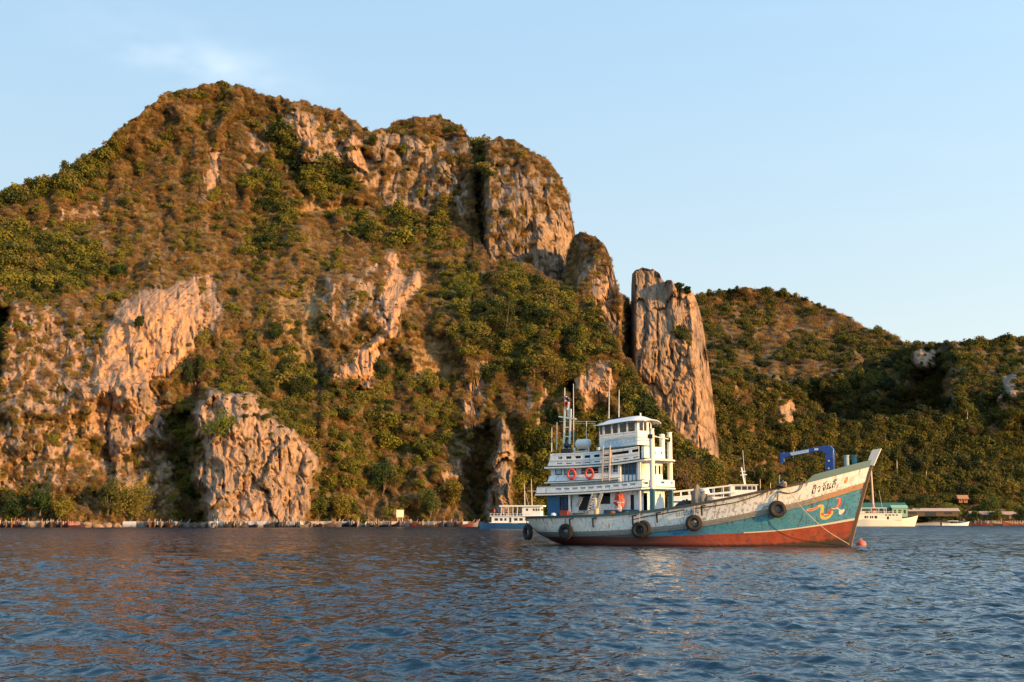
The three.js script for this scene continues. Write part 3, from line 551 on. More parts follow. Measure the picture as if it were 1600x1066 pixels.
function hullBand(lo, hi, side, off = 0, s0 = 0, s1 = 1, n = 90, m = 8, thick = 0) {
  const pos = [], uv = [], idx = [];
  for (let j = 0; j <= m; j++) for (let i = 0; i <= n; i++) {
    const s = mix(s0, s1, i / n), a = curveY(lo, s), b = curveY(hi, s), y = mix(a, b, j / m);
    pos.push(...hullPoint(s, y, side, off)); uv.push(s, j / m);
  }
  for (let j = 0; j < m; j++) for (let i = 0; i < n; i++) { const a = j * (n + 1) + i, b = a + n + 1; side > 0 ? idx.push(a, a + 1, b, b, a + 1, b + 1) : idx.push(a, b, a + 1, b, b + 1, a + 1); }
  const g = new THREE.BufferGeometry(); g.setAttribute('position', new THREE.Float32BufferAttribute(pos, 3)); g.setAttribute('uv', new THREE.Float32BufferAttribute(uv, 2)); g.setIndex(idx); g.computeVertexNormals();
  if (!thick) return g;
  const g2 = hullBand(lo, hi, side, off - thick, s0, s1, n, 1), lip = [];
  for (const fn of [lo, hi]) { const p = [], ix = []; for (let i = 0; i <= n; i++) { const s = mix(s0, s1, i / n), y = curveY(fn, s); p.push(...hullPoint(s, y, side, off), ...hullPoint(s, y, side, off - thick)); } for (let i = 0; i < n; i++) ix.push(i * 2, i * 2 + 1, i * 2 + 2, i * 2 + 2, i * 2 + 1, i * 2 + 3); const l = new THREE.BufferGeometry(); l.setAttribute('position', new THREE.Float32BufferAttribute(p, 3)); l.setIndex(ix); l.computeVertexNormals(); lip.push(l); }
  return join([g, g2, ...lip]);
}
function transom(lo, hi, n = 10, m = 6) {
  const pos = [], uv = [], idx = [];
  for (let j = 0; j <= m; j++) { const y = mix(curveY(lo, 0), curveY(hi, 0), j / m), p = hullPoint(0, y); for (let i = 0; i <= n; i++) { const q = i / n * 2 - 1; pos.push(p[0] - 0.35 * (1 - q * q), y, p[2] * q); uv.push(i / n * 0.1, j / m); } }
  for (let j = 0; j < m; j++) for (let i = 0; i < n; i++) { const a = j * (n + 1) + i, b = a + n + 1; idx.push(a, a + 1, b, b, a + 1, b + 1); }
  const g = new THREE.BufferGeometry(); g.setAttribute('position', new THREE.Float32BufferAttribute(pos, 3)); g.setAttribute('uv', new THREE.Float32BufferAttribute(uv, 2)); g.setIndex(idx); g.computeVertexNormals(); return g;
}
const streak = (u, v, seed, f = 190, fall = 1.0) => { const n = noise(u * f + seed, v * 1.6 + seed); return sst(0.30, 0.52, n - 0.12 * fall * (1 - v)) ; };
const whiteTex = tex2(2048, 128, (u, v) => {
  let c = mix3([0.86, 0.82, 0.74], [0.72, 0.68, 0.60], clamp(0.4 + 0.9 * fbm(u * 60, v * 3, 4)));
  const dirt = clamp(1.2 * sst(0.5, 0.62, u) * sst(0.86, 0.70, u) + 0.25 + 0.35 * sst(0.35, 0, v));
  c = mix3(c, [0.30, 0.27, 0.23], dirt * sst(-0.02, 0.3, fbm(u * 90 + 5, v * 4 + 3, 5)) * 0.85);
  c = mix3(c, [0.28, 0.13, 0.06], streak(u, v, 3) * 0.85 * sst(0.0, 0.3, fbm(u * 30, 3, 2) + 0.2));
  c = mix3(c, [0.20, 0.15, 0.11], sst(0.24, 0.34, noise(u * 240, v * 9)) * sst(0.25, 0.0, v) * 0.7);
  if (Math.abs((v * 3.0) % 1 - 0.5) > 0.485) c = c.map((q) => q * 0.82);
  return c;
});
const tealTex = tex2(2048, 128, (u, v) => {
  let c = mix3([0.036, 0.205, 0.29], [0.085, 0.28, 0.36], clamp(0.5 + 0.8 * fbm(u * 40, v * 3, 4)));
  c = mix3(c, [0.02, 0.14, 0.30], sst(0.62, 0.54, u) * sst(0.46, 0.5, u) * 0.8);
  c = mix3(c, [0.10, 0.115, 0.11], sst(0.44, 0.36, u) * 0.8);
  c = mix3(c, [0.07, 0.06, 0.045], streak(u, v, 8, 150) * 0.75);
  c = mix3(c, [0.05, 0.07, 0.045], sst(0.14, 0.4, fbm(u * 110, v * 9 + 4, 4)) * 0.6);
  const spots = noise(u * 320 + 9, v * 14); if (spots > 0.5) c = mix3(c, [0.03, 0.03, 0.03], 0.8);
  c = mix3(c, [0.30, 0.33, 0.33], sst(0.25, 0.45, fbm(u * 25 + 44, v * 20, 4)) * 0.25);
  if (Math.abs((v * 7.0) % 1 - 0.5) > 0.475) c = c.map((q) => q * 0.8);
  return c;
});
const redTex = tex2(2048, 64, (u, v) => {
  let c = mix3([0.25, 0.036, 0.013], [0.38, 0.068, 0.02], clamp(0.5 + 0.9 * fbm(u * 50, v * 3, 4)));
  c = mix3(c, [0.085, 0.028, 0.022], sst(0.62, 0.34, u) * 0.85);
  c = mix3(c, [0.10, 0.055, 0.03], sst(0.05, 0.35, fbm(u * 70, v * 5 + 8, 4)) * 0.7);
  c = mix3(c, [0.36, 0.085, 0.035], sst(0.18, 0.42, fbm(u * 55 + 30, v * 6, 4)) * 0.6 * sst(0.45, 0.7, u));
  c = mix3(c, [0.022, 0.028, 0.014], sst(0.64, 0.50, v + 0.09 * fbm(u * 80, 2, 3)) * 0.9);
  return c;
});
const strakeTex = tex2(1024, 32, (u, v) => {
  let c = mix3([0.20, 0.185, 0.165], [0.33, 0.30, 0.26], clamp(0.5 + fbm(u * 120, v * 3, 4)));
  c = mix3(c, [0.50, 0.26, 0.12], sst(0.84, 0.93, u + 0.04 * fbm(u * 60, v * 3, 3)) * 0.9);
  c = mix3(c, [0.06, 0.05, 0.04], sst(0.1, 0.4, fbm(u * 90 + 7, v * 4, 4)) * 0.6);
  c = mix3(c, [0.14, 0.20, 0.20], sst(0.3, 0.1, u) * 0.7);
  return c;
});
const capTex = tex2(1024, 16, (u, v) => mix3(mix3([0.05, 0.105, 0.115], [0.075, 0.06, 0.05], sst(0.4, 0.58, u)), [0.17, 0.15, 0.13], sst(0.1, 0.4, fbm(u * 80, v * 2, 4)) * 0.6));
const painted = (t, rough = 0.62, b = 0.012) => new THREE.MeshStandardMaterial({ map: t, roughness: rough, bumpMap: paintBump, bumpScale: b });
const HM = { white: painted(whiteTex), teal: painted(tealTex), red: painted(redTex, 0.5), strake: painted(strakeTex, 0.8), cap: painted(capTex, 0.75) };
const keel = () => -0.85;
part('hull_bottom', [1, -1].map((s) => hullBand(keel, yRed, s, 0, 0, 1, 100, 10)).concat(transom(keel, yRed)), HM.red, ship);
part('hull_side', [1, -1].map((s) => hullBand(yRed, yStrakeLow, s, 0, 0, 1, 100, 8)).concat(transom(yRed, yStrakeLow)), HM.teal, ship);
part('rub_rail', [1, -1].flatMap((s) => [hullBand(yStrakeLow, yStrake, s, 0.07, 0, 0.995, 100, 3, 0.1), hullBand((x) => yStrake(x) - 0.2, (x) => yStrake(x) - 0.13, s, 0.10, 0, 0.993, 100, 1, 0.06)]).concat(transom(yStrakeLow, yStrake)), HM.strake, ship);
part('bulwark', [1, -1].map((s) => hullBand(yStrake, yRail, s, 0, 0, 1, 100, 8, 0.09)).concat(transom(yStrake, yRail)), HM.white, ship);
part('cap_rail', [1, -1].map((s) => hullBand((x) => yRail(x) - 0.02, (x) => yRail(x) + 0.14, s, 0.10, 0, 0.845, 90, 2, 0.34)).concat(transom((x) => yRail(x), (x) => yRail(x) + 0.14)), HM.cap, ship);
part('bow_bulwark', [1, -1].map((s) => hullBand((x) => yRail(x) - 0.005, yTop, s, 0.03, 0.825, 0.998, 40, 3, 0.10)), mat([0.12, 0.20, 0.20], 0.65), ship);
for (const s of [1, -1]) part('waterline_stripe', [hullBand((x) => yRed(x) - 0.03, (x) => yRed(x) + 0.045 + 0.06 * sst(7, 11, x), s, 0.006, 0.70, 0.998, 50, 1)], mat([0.66, 0.55, 0.40], 0.6), ship);
{ // deck
  const pos = [], idx = [], n = 80;
  for (let i = 0; i <= n; i++) { const s = i / n * 0.985, y = curveY(yRail, s) - 0.62, p = hullPoint(s, y); pos.push(p[0], y, p[2], p[0], y, -p[2]); if (i) { const a = (i - 1) * 2; idx.push(a, a + 1, a + 2, a + 2, a + 1, a + 3); } }
  const g = new THREE.BufferGeometry(); g.setAttribute('position', new THREE.Float32BufferAttribute(pos, 3)); g.setIndex(idx); g.computeVertexNormals();
  part('main_deck', [g], M.deck, ship);
}
{ // stem with its white head board
  const shape = (pts, z) => { const s = new THREE.Shape(pts.map((p) => new THREE.Vector2(...p))); return new THREE.ExtrudeGeometry(s, { depth: z, bevelEnabled: true, bevelSize: 0.015, bevelThickness: 0.015, bevelSegments: 1 }).translate(0, 0, -z / 2); };
  const e = []; for (let i = 0; i <= 12; i++) { const y = mix(-0.9, 5.3, i / 12); e.push([xStem(y) + 0.10, y]); }
  const b = []; for (let i = 12; i >= 0; i--) { const y = mix(-0.9, 5.3, i / 12); b.push([xStem(y) - 0.16, y]); }
  part('stem_post', [shape([...e, ...b], 0.15)], mat([0.20, 0.11, 0.055], 0.85), ship);
  part('stem_head', [shape([[12.05, 5.3], [12.46, 5.25], [12.98, 6.32], [12.42, 6.24], [12.2, 5.75]], 0.2)], M.cream, ship);
}

// ---- lettering and the painted serpent, thin painted sheets that follow the planking
function hullSheet(s0, s1, loFn, hiFn, off, n = 24, m = 8) { const g = hullBand(loFn, hiFn, 1, off, s0, s1, n, m), u = g.attributes.uv; for (let i = 0; i < u.count; i++) u.setX(i, (u.getX(i) - s0) / (s1 - s0)); return g; }
function canvasMat(w, h, draw) { const c = document.createElement('canvas'); c.width = w; c.height = h; const x = c.getContext('2d'); draw(x, w, h); const t = new THREE.CanvasTexture(c); t.colorSpace = THREE.SRGBColorSpace; return new THREE.MeshStandardMaterial({ map: t, transparent: true, alphaTest: 0.4, roughness: 0.6 }); }
function strokes(x, list, ox, oy, sx, sy) { for (const l of list) { x.beginPath(); l.forEach(([a, b], i) => (i ? x.lineTo(ox + a * sx, oy + b * sy) : x.moveTo(ox + a * sx, oy + b * sy))); x.stroke(); } }
const arc = (cx, cy, r, a0, a1, ry = r) => { const p = []; for (let i = 0; i <= 10; i++) { const a = (a0 + (a1 - a0) * i / 10) * Math.PI / 180; p.push([cx + r * Math.cos(a), cy + ry * Math.sin(a)]); } return p; };
// Thai letters as pen strokes in a unit box (y down, letters between 0.3 and 1, vowels and tone marks above)
const TH = {
  cho: [arc(0.22, 0.80, 0.10, 0, 360), [[0.30, 0.86], [0.14, 0.60], [0.30, 0.42], [0.52, 0.40]], [[0.34, 0.90], [0.38, 1.0], [0.70, 1.0], [0.78, 0.9], [0.74, 0.52], [0.84, 0.38], [0.62, 0.46]]],
  wo: [arc(0.58, 0.90, 0.10, 0, 360), [[0.66, 0.95], [0.72, 0.6], [0.60, 0.42], [0.36, 0.40], [0.18, 0.54]]],
  jo: [arc(0.44, 0.74, 0.10, 0, 360), [[0.50, 0.82], [0.46, 1.0]], [[0.46, 1.0], [0.72, 0.96], [0.84, 0.7], [0.70, 0.44], [0.40, 0.38], [0.10, 0.5]]],
  no: [arc(0.16, 0.44, 0.09, 0, 360), [[0.24, 0.48], [0.24, 0.96], [0.62, 0.90], [0.74, 0.40]], arc(0.84, 0.90, 0.09, 0, 360)],
  lo: [arc(0.28, 0.88, 0.10, 0, 360), [[0.20, 0.82], [0.12, 0.62], [0.30, 0.48], [0.48, 0.62], [0.66, 0.48], [0.80, 0.62], [0.74, 0.99]], [[0.74, 0.6], [0.66, 0.40], [0.30, 0.34]]],
  bo: [arc(0.16, 0.44, 0.09, 0, 360), [[0.22, 0.48], [0.22, 0.98], [0.78, 0.98], [0.78, 0.38]]],
  ro: [arc(0.56, 0.90, 0.09, 0, 360), [[0.58, 0.84], [0.56, 0.64], [0.22, 0.56], [0.34, 0.40], [0.66, 0.40]]],
  ko: [[[0.2, 1], [0.22, 0.66], [0.12, 0.54], [0.40, 0.38], [0.74, 0.5], [0.76, 1]]],
  aa: [[[0.2, 0.5], [0.44, 0.4], [0.54, 0.54], [0.50, 1]]],
  i: [[[0.16, 0.26], [0.46, 0.08], [0.78, 0.24], [0.16, 0.26]]],
  ii: [[[0.14, 0.26], [0.46, 0.06], [0.80, 0.24], [0.14, 0.26]], [[0.80, 0.24], [0.84, 0.0]]],
  han: [[[0.2, 0.14], [0.3, 0.26], [0.62, 0.16], [0.84, 0.02]]],
  u: [[[0.5, 1.06], [0.66, 1.1], [0.64, 1.24]]],
};
function thai(x, word, ox, oy, w, h) { let cx = ox; for (const g of word) { for (const k of g) strokes(x, TH[k], cx, oy, w * 0.95, h); cx += w * (g[0] === 'aa' ? 0.7 : 1); } }
part('ship_name', [hullSheet(0.868, 0.936, (x) => mix(yStrake(x), yRail(x), 0.10), (x) => mix(yStrake(x), yRail(x), 0.92), 0.005)], canvasMat(512, 192, (x, w, h) => {
  x.strokeStyle = '#1d150f'; x.lineWidth = 11; x.lineCap = 'round'; x.lineJoin = 'round'; thai(x, [['cho', 'i'], ['wo'], ['jo', 'han'], ['no'], ['lo', 'ii']], 10, 26, 88, 126);
}), ship);
part('bow_emblem', [hullSheet(0.942, 0.985, (x) => mix(yStrake(x), yRail(x), 0.15), (x) => mix(yStrake(x), yRail(x), 0.92), 0.005)], canvasMat(384, 160, (x) => {
  x.fillStyle = '#d58a4a'; x.beginPath(); x.ellipse(60, 84, 38, 44, 0, 0, 7); x.fill(); x.fillStyle = '#e9b77e'; x.beginPath(); x.ellipse(50, 74, 16, 20, 0, 0, 7); x.fill(); x.strokeStyle = '#b9622f'; x.lineWidth = 6; x.stroke();
  x.strokeStyle = '#b5b69c'; x.lineWidth = 5; for (let k = 0; k < 4; k++) { x.beginPath(); for (let i = 0; i < 12; i++) x.lineTo(140 + i * 9, 62 + k * 15 + (i % 2) * 5); x.stroke(); }
}), ship);
part('side_lettering', [hullSheet(0.505, 0.575, (x) => mix(yStrake(x), yRail(x), 0.40), (x) => mix(yStrake(x), yRail(x), 0.86), 0.005)], canvasMat(640, 128, (x) => {
  x.strokeStyle = '#2b2723'; x.lineWidth = 8; x.lineCap = 'round'; thai(x, [['bo'], ['ro'], ['ro'], ['no', 'u'], ['ko', 'i'], ['cho'], ['lo', 'i'], ['ko'], ['aa'], ['no']], 12, 14, 62, 84);
}), ship);
part('painted_serpent', [hullSheet(0.862, 0.968, (x) => mix(yRed(x), yStrakeLow(x), 0.10), (x) => mix(yRed(x), yStrakeLow(x), 0.97), 0.006, 30, 10)], canvasMat(768, 512, (x) => {
  const path = (pts, wd, col) => { x.strokeStyle = col; x.lineWidth = wd; x.lineCap = 'round'; x.lineJoin = 'round'; x.beginPath(); x.moveTo(pts[0], pts[1]); for (let i = 2; i < pts.length; i += 4) x.quadraticCurveTo(pts[i], pts[i + 1], pts[i + 2], pts[i + 3]); x.stroke(); };
  const body = [60, 118, 150, 175, 230, 96, 318, 84, 318, 200, 318, 410, 400, 420, 500, 430, 505, 320];
  path(body, 58, '#e8d98c'); path(body, 44, '#c08a1e'); path(body, 26, '#d9c04a'); path([60, 118, 150, 175, 230, 96], 62, '#e3b08a'); path([70, 122, 150, 172, 215, 100], 34, '#cf5226');
  path([330, 300, 400, 390, 480, 330], 40, '#d2502a'); path([372, 330, 410, 366, 452, 330], 20, '#eab9a0');
  path([470, 330, 450, 250, 520, 240, 600, 250, 610, 200, 622, 120, 590, 60], 52, '#c9472a'); path([590, 210, 625, 140, 595, 62], 30, '#df7f66'); path([500, 236, 560, 262, 600, 240], 18, '#e8cf8a');
  path([580, 44, 560, 30, 540, 36], 14, '#c9a0a8'); path([590, 258, 630, 280, 650, 312], 16, '#bcd7dc'); x.fillStyle = '#ded9c0'; for (const [a, b, r] of [[668, 340, 34], [700, 352, 34], [682, 376, 34], [712, 330, 24]]) { x.beginPath(); x.arc(a, b, r, 0, 7); x.fill(); }
  x.strokeStyle = '#b3a888'; x.lineWidth = 5; x.beginPath(); x.arc(684, 352, 18, 0, 5); x.stroke();
}), ship);

// ---- decks and houses
const NS = 26;
const deckPlan = (xs, xc, W, s) => { const st = []; for (let i = 0; i <= 16; i++) st.push([mix(xs, xc, i / 16), W]); for (let i = 1; i <= NS; i++) { const t = 1 - i / NS; st.push([xc + s * (1 - t * t), W * t]); } return st; };
const outline = (plan, stern = false) => { const a = plan.map((p) => [p[0], p[1]]), b = plan.slice(0, -1).reverse().map((p) => [p[0], -p[1]]); const o = [...a, ...b]; if (stern) o.push([plan[0][0], plan[0][1]]); return o; };
function slab(plan, yf, th) {                                         // a cambered deck plate that follows the sheer
  const pos = [], idx = [], n = plan.length;
  for (const [x, w] of plan) { const y = yf(x); pos.push(x, y + th, w, x, y + th, -w, x, y, w, x, y, -w); }
  const q = (a, b, c, d) => idx.push(a, b, c, c, b, d);
  for (let i = 0; i < n - 1; i++) { const a = i * 4, b = a + 4; q(a, b, a + 1, b + 1); q(a + 2, a + 3, b + 2, b + 3); q(a, a + 2, b, b + 2); q(a + 1, b + 1, a + 3, b + 3); }
  q(0, 1, 2, 3);
  const g = new THREE.BufferGeometry(); g.setAttribute('position', new THREE.Float32BufferAttribute(pos, 3)); g.setIndex(idx); const h = g.toNonIndexed(); h.computeVertexNormals(); return h;
}
function strip(path, yf, h, th, holes = [], lean = 0, step = 0.4, flare = 0) { // a wall along a path with openings cut out; yf(x) is its foot, lean shifts its aft end forward with height
  const us = [0]; for (let i = 1; i < path.length; i++) us.push(us[i - 1] + Math.hypot(path[i][0] - path[i - 1][0], path[i][1] - path[i - 1][1]));
  const L = us[us.length - 1], ub = new Set(us.map((q) => +q.toFixed(4))), vb = new Set([0, h]);
  for (let u = 0; u < L; u += step) ub.add(+u.toFixed(4));
  for (const k of holes) { ub.add(+clamp(k[0], 0, L).toFixed(4)); ub.add(+clamp(k[1], 0, L).toFixed(4)); vb.add(k[2]); vb.add(k[3]); }
  const U = [...ub].sort((a, b) => a - b), Vv = [...vb].sort((a, b) => a - b), nu = U.length - 1, nv = Vv.length - 1;
  const P = U.map((u) => { let i = 1; while (i < us.length - 1 && us[i] < u) i++; const t = clamp((u - us[i - 1]) / Math.max(1e-6, us[i] - us[i - 1])), dx = path[i][0] - path[i - 1][0], dz = path[i][1] - path[i - 1][1], l = Math.hypot(dx, dz) || 1; return [path[i - 1][0] + dx * t, path[i - 1][1] + dz * t, -dz / l, dx / l]; });
  const open = (i, j) => { if (i < 0 || j < 0 || i >= nu || j >= nv) return true; const u = (U[i] + U[i + 1]) / 2, v = (Vv[j] + Vv[j + 1]) / 2; return holes.some((k) => u > k[0] && u < k[1] && v > k[2] && v < k[3]); };
  const tri = [], pt = (i, j, inner) => { const p = P[i], v = Vv[j], o = (inner ? -th : 0) + flare * (1 - v / h), aft = clamp((path[0][0] + 1.2 - p[0]) / 1.2); return [p[0] + p[2] * o + lean * v * aft, yf(p[0]) + v, p[1] + p[3] * o]; };
  const quad = (a, b, c, d) => tri.push(...a, ...b, ...c, ...c, ...b, ...d);
  for (let i = 0; i < nu; i++) for (let j = 0; j < nv; j++) {
    if (open(i, j)) continue;
    quad(pt(i, j), pt(i + 1, j), pt(i, j + 1), pt(i + 1, j + 1)); quad(pt(i, j, 1), pt(i, j + 1, 1), pt(i + 1, j, 1), pt(i + 1, j + 1, 1));
    if (open(i - 1, j)) quad(pt(i, j), pt(i, j + 1), pt(i, j, 1), pt(i, j + 1, 1));
    if (open(i + 1, j)) quad(pt(i + 1, j), pt(i + 1, j, 1), pt(i + 1, j + 1), pt(i + 1, j + 1, 1));
    if (open(i, j - 1)) quad(pt(i, j), pt(i, j, 1), pt(i + 1, j), pt(i + 1, j, 1));
    if (open(i, j + 1)) quad(pt(i, j + 1), pt(i + 1, j + 1), pt(i, j + 1, 1), pt(i + 1, j + 1, 1));
  }
  const g = new THREE.BufferGeometry(); g.setAttribute('position', new THREE.Float32BufferAttribute(tri, 3)); g.computeVertexNormals(); return g;
}
const wornTex = tex2(1024, 256, (u, v) => { let c = mix3([0.78, 0.79, 0.79], [0.66, 0.68, 0.69], clamp(0.45 + 0.9 * fbm(u * 30, v * 10, 4))); c = mix3(c, [0.36, 0.30, 0.24], streak(u, v, 21, 120) * 0.6); return mix3(c, [0.30, 0.30, 0.28], sst(0.16, 0.42, fbm(u * 50 + 3, v * 22, 4)) * 0.5); });
wornTex.wrapS = wornTex.wrapT = THREE.RepeatWrapping; wornTex.repeat.set(1 / 8, 1 / 2);
const wall3 = new THREE.MeshStandardMaterial({ map: wornTex, roughness: 0.6 });
function uvXY(g) { const p = g.attributes.position, u = new Float32Array(p.count * 2); for (let i = 0; i < p.count; i++) { u[i * 2] = p.getX(i) + p.getZ(i) * 0.7; u[i * 2 + 1] = p.getY(i); } g.setAttribute('uv', new THREE.BufferAttribute(u, 2)); return g; }
const sheer1 = (x) => 3.48 + 0.34 * Math.pow(clamp((x + 10.7) / 8, 0, 1.06), 2), sheer2 = (x) => 5.38 + 0.37 * Math.pow(clamp((x + 8.5) / 5.7, 0, 1.1), 2);
const plan1 = deckPlan(-10.75, -2.7, 2.5, 1.5), plan2 = deckPlan(-10.05, -2.45, 2.42, 1.25);

// main deck house
const low = part('deck_house', [uvXY(strip([[-8.2, 1.85], [-2.9, 1.85], ...[...Array(13)].map((_, i) => { const t = 1 - i / 6; return [-2.9 + 0.9 * (1 - t * t), 1.8 * t]; }), [-2.9, -1.85], [-8.2, -1.85], [-8.2, 1.85]], (x) => 1.5, 2.3, 0.06, [[0.55, 1.5, 0.9, 2.05], [2.0, 2.95, 1.35, 2.1], [4.45, 4.72, 0.9, 2.0], [5.45, 5.75, 0.4, 2.1]]))], wall3, ship);
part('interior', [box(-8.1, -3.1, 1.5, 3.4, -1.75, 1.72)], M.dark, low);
part('wainscot', [strip([[-5.75, 1.88], [-2.85, 1.88]], (x) => 1.5, 0.95, 0.03)], mat([0.02, 0.10, 0.17], 0.6), low);
part('window_frame', [box(-4.02, -3.98, 2.5, 3.5, 1.86, 1.9), box(-3.42, -3.38, 2.5, 3.5, 1.86, 1.9), box(-4.02, -3.38, 3.48, 3.54, 1.86, 1.9)], M.white, low);
part('blue_wall', [box(-9.95, -9.0, 1.4, 3.46, 2.02, 2.1), box(-9.95, -9.86, 1.4, 3.46, -2.1, 2.02)], M.blue, ship);
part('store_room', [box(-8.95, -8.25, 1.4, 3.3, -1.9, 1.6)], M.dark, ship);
for (const [x, z] of [[-2.1, 1.95], [-2.1, -1.95], [-2.95, 2.1], [-6.2, 2.25], [-8.2, 2.2]]) part('deck_post', [beam([x, 1.4, z], [x, sheer1(x), z], x > -2.5 ? 0.3 : 0.12)], x > -2.5 ? mat([0.035, 0.11, 0.15], 0.6) : M.white, ship);
// first deck
part('first_deck', [slab(plan1, sheer1, 0.10)], M.cream, ship);
part('deck_trim', [slab(plan1.map(([x, w]) => [x + 0.03 - (w < 2.49 ? 0.07 : 0), w - 0.05]), (x) => sheer1(x) + 0.1, 0.07)], M.trim, ship);
const slots1 = []; for (let k = 0; k < 11; k++) slots1.push([1.55 + k * 0.62 + (k > 9 ? 0.35 : 0), 1.55 + k * 0.62 + 0.42 + (k > 9 ? 0.35 : 0), 0.17, 0.31]);
const L1 = 8.05, F1 = 6.3; for (const k of [0.24, 0.40, 0.55, 0.66, 0.75]) slots1.push([L1 + F1 * k, L1 + F1 * k + 0.32, 0.2, 0.36]);
part('first_railing', [uvXY(strip(outline(plan1.map(([x, w]) => [x + 0.05 - (w < 2.49 ? 0.09 : 0), w - 0.05])), (x) => sheer1(x) + 0.17, 0.46, 0.05, slots1, 0.2))], wall3, ship);
part('railing_panel', [strip(outline(deckPlan(-10.4, -2.9, 2.36, 1.25)), (x) => sheer1(x) + 0.2, 0.34, 0.03)], M.paleBlue, ship);
part('railing_cap', [slab(plan1.map(([x, w]) => [x + 0.16, w]).slice(0, 17), (x) => sheer1(x) + 0.63, 0.035)], M.trim, ship);
// first deck house
const mid = part('upper_house', [uvXY(strip([[-9.75, 2.0], [-3.1, 2.0], [-3.1, 1.8], ...[...Array(13)].map((_, i) => { const t = 1 - i / 6; return [-3.0 + 0.9 * (1 - t * t), 1.7 * t]; }), [-3.1, -2.0], [-9.75, -2.0], [-9.75, 2.0]], (x) => sheer1(x) + 0.15, 1.86, 0.05,
  [[0.42, 0.85, 1.32, 1.66], [1.12, 1.95, 1.32, 1.66], [2.35, 3.72, 1.15, 1.7], [4.05, 4.5, 1.0, 1.74], [4.78, 5.25, 1.1, 1.74], [5.4, 6.5, 1.0, 1.8], [8.05, 8.3, 0.9, 1.5], [8.55, 8.85, 0.9, 1.5], [9.0, 9.25, 0.9, 1.5], [9.4, 9.6, 0.9, 1.5]]))], wall3, ship);
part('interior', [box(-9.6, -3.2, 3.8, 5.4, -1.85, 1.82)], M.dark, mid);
part('skirt', [uvXY(strip([[-9.85, 2.04], [-4.4, 2.04]], (x) => sheer1(x) + 0.98, 0.42, 0.04, [], 0.25, 0.4, 0.3)), uvXY(strip([[-9.85, -2.04], [-9.85, 2.04]], (x) => sheer1(x) + 0.98, 0.42, 0.04, [], 0, 0.4, 0.1))], wall3, mid);
part('skirt_trim', [strip([[-10.0, 2.34], [-4.4, 2.34]], (x) => sheer1(x) + 0.92, 0.06, 0.3)], M.trim, mid);
part('skirt_edge', [strip([[-10.05, 2.38], [-4.4, 2.38]], (x) => sheer1(x) + 0.85, 0.07, 0.36)], M.cream, mid);
for (const [u0, u1, f, c] of [[0.42, 0.85, M.trim, M.paleBlue], [1.12, 1.95, M.trim, mat([0.25, 0.48, 0.52], 0.4)]]) { const w = part('window', [box(-9.75 + u0, -9.75 + u1, 5.0, 5.32, 1.95, 1.985)], c, mid); part('frame', [box(-9.75 + u0 - 0.03, -9.75 + u1 + 0.03, 4.93, 4.98, 1.99, 2.03), box(-9.75 + u0 - 0.04, -9.75 + u0, 4.93, 5.34, 1.99, 2.03), box(-9.75 + u1, -9.75 + u1 + 0.04, 4.93, 5.34, 1.99, 2.03)], f, w); }
for (const [u0, u1, n] of [[2.35, 3.72, 3], [4.05, 4.5, 2], [4.78, 5.25, 2]]) { const x0 = -9.75 + u0, x1 = -9.75 + u1, y = sheer1(x0), w = part('window', [box(x0, x1, y + 1.28, y + 1.86, 1.955, 1.965)], M.glass, mid), fr = []; for (let k = 0; k <= n; k++) fr.push(box(mix(x0, x1, k / n) - 0.02, mix(x0, x1, k / n) + 0.02, y + 1.26, y + 1.86, 1.966, 1.99)); fr.push(box(x0, x1, y + 1.55, y + 1.59, 1.966, 1.988)); part('frame', fr, M.paleBlue, w); }
{ const x0 = -4.35, x1 = -3.25, y = sheer1(-3.8), w = part('window', [box(x0, x1, y + 1.1, y + 1.9, 1.955, 1.965)], M.glass, mid), fr = []; for (let k = 0; k <= 4; k++) fr.push(box(mix(x0, x1, k / 4) - 0.03, mix(x0, x1, k / 4) + 0.03, y + 0.45, y + 1.9, 1.966, 2.02)); fr.push(box(x0, x1, y + 1.12, y + 1.17, 1.966, 2.015), box(x0, x1, y + 1.5, y + 1.54, 1.966, 2.015)); part('frame', fr, M.blueFrame, w); }
for (const x of [-4.42, -2.95]) part('house_post', [box(x - 0.1, x + 0.1, sheer1(x) + 0.1, sheer2(x) + 0.02, 2.02, 2.2)], M.white, mid);
// second deck with its tall slotted railing
part('second_deck', [slab(plan2, sheer2, 0.10)], M.cream, ship);
part('deck_trim', [slab(plan2.map(([x, w]) => [x + 0.04 - (w < 2.41 ? 0.08 : 0), w - 0.05]).slice(0, 17), (x) => sheer2(x) + 0.1, 0.09)], M.trim, ship);
const slots2 = [], X2 = -9.85; for (let k = 0; k < 6; k++) slots2.push([0.72 + k * 0.72, 0.72 + k * 0.72 + 0.43, 0.47, 0.65]);
slots2.push([4.93, 6.2, 0.50, 0.69], [6.42, 6.92, 0.50, 0.69]); for (let k = 0; k < 9; k++) slots2.push([0.72 + k * 0.72, 0.72 + k * 0.72 + 0.44, 0.12, 0.18]);
part('second_railing', [1, -1].map((s) => uvXY(strip(s > 0 ? [[X2, 2.32], [-2.9, 2.32]] : [[-2.9, -2.32], [X2, -2.32]], (x) => sheer2(x) + 0.19, 0.87, 0.05, s > 0 ? slots2 : slots2.map((k) => [6.95 - k[1], 6.95 - k[0], k[2], k[3]]), s > 0 ? 0.42 : 0))).concat(uvXY(strip([[X2 + 0.2, -2.3], [X2 + 0.2, 2.3]], (x) => sheer2(x) + 0.19, 0.84, 0.05))), wall3, ship);
for (const v of [0.30, 0.36, 0.78]) part('railing_batten', [strip([[X2 + 0.1 + v * 0.35, 2.345], [-2.9, 2.345]], (x) => sheer2(x) + 0.19 + v, 0.03, 0.02)], M.cream, ship);
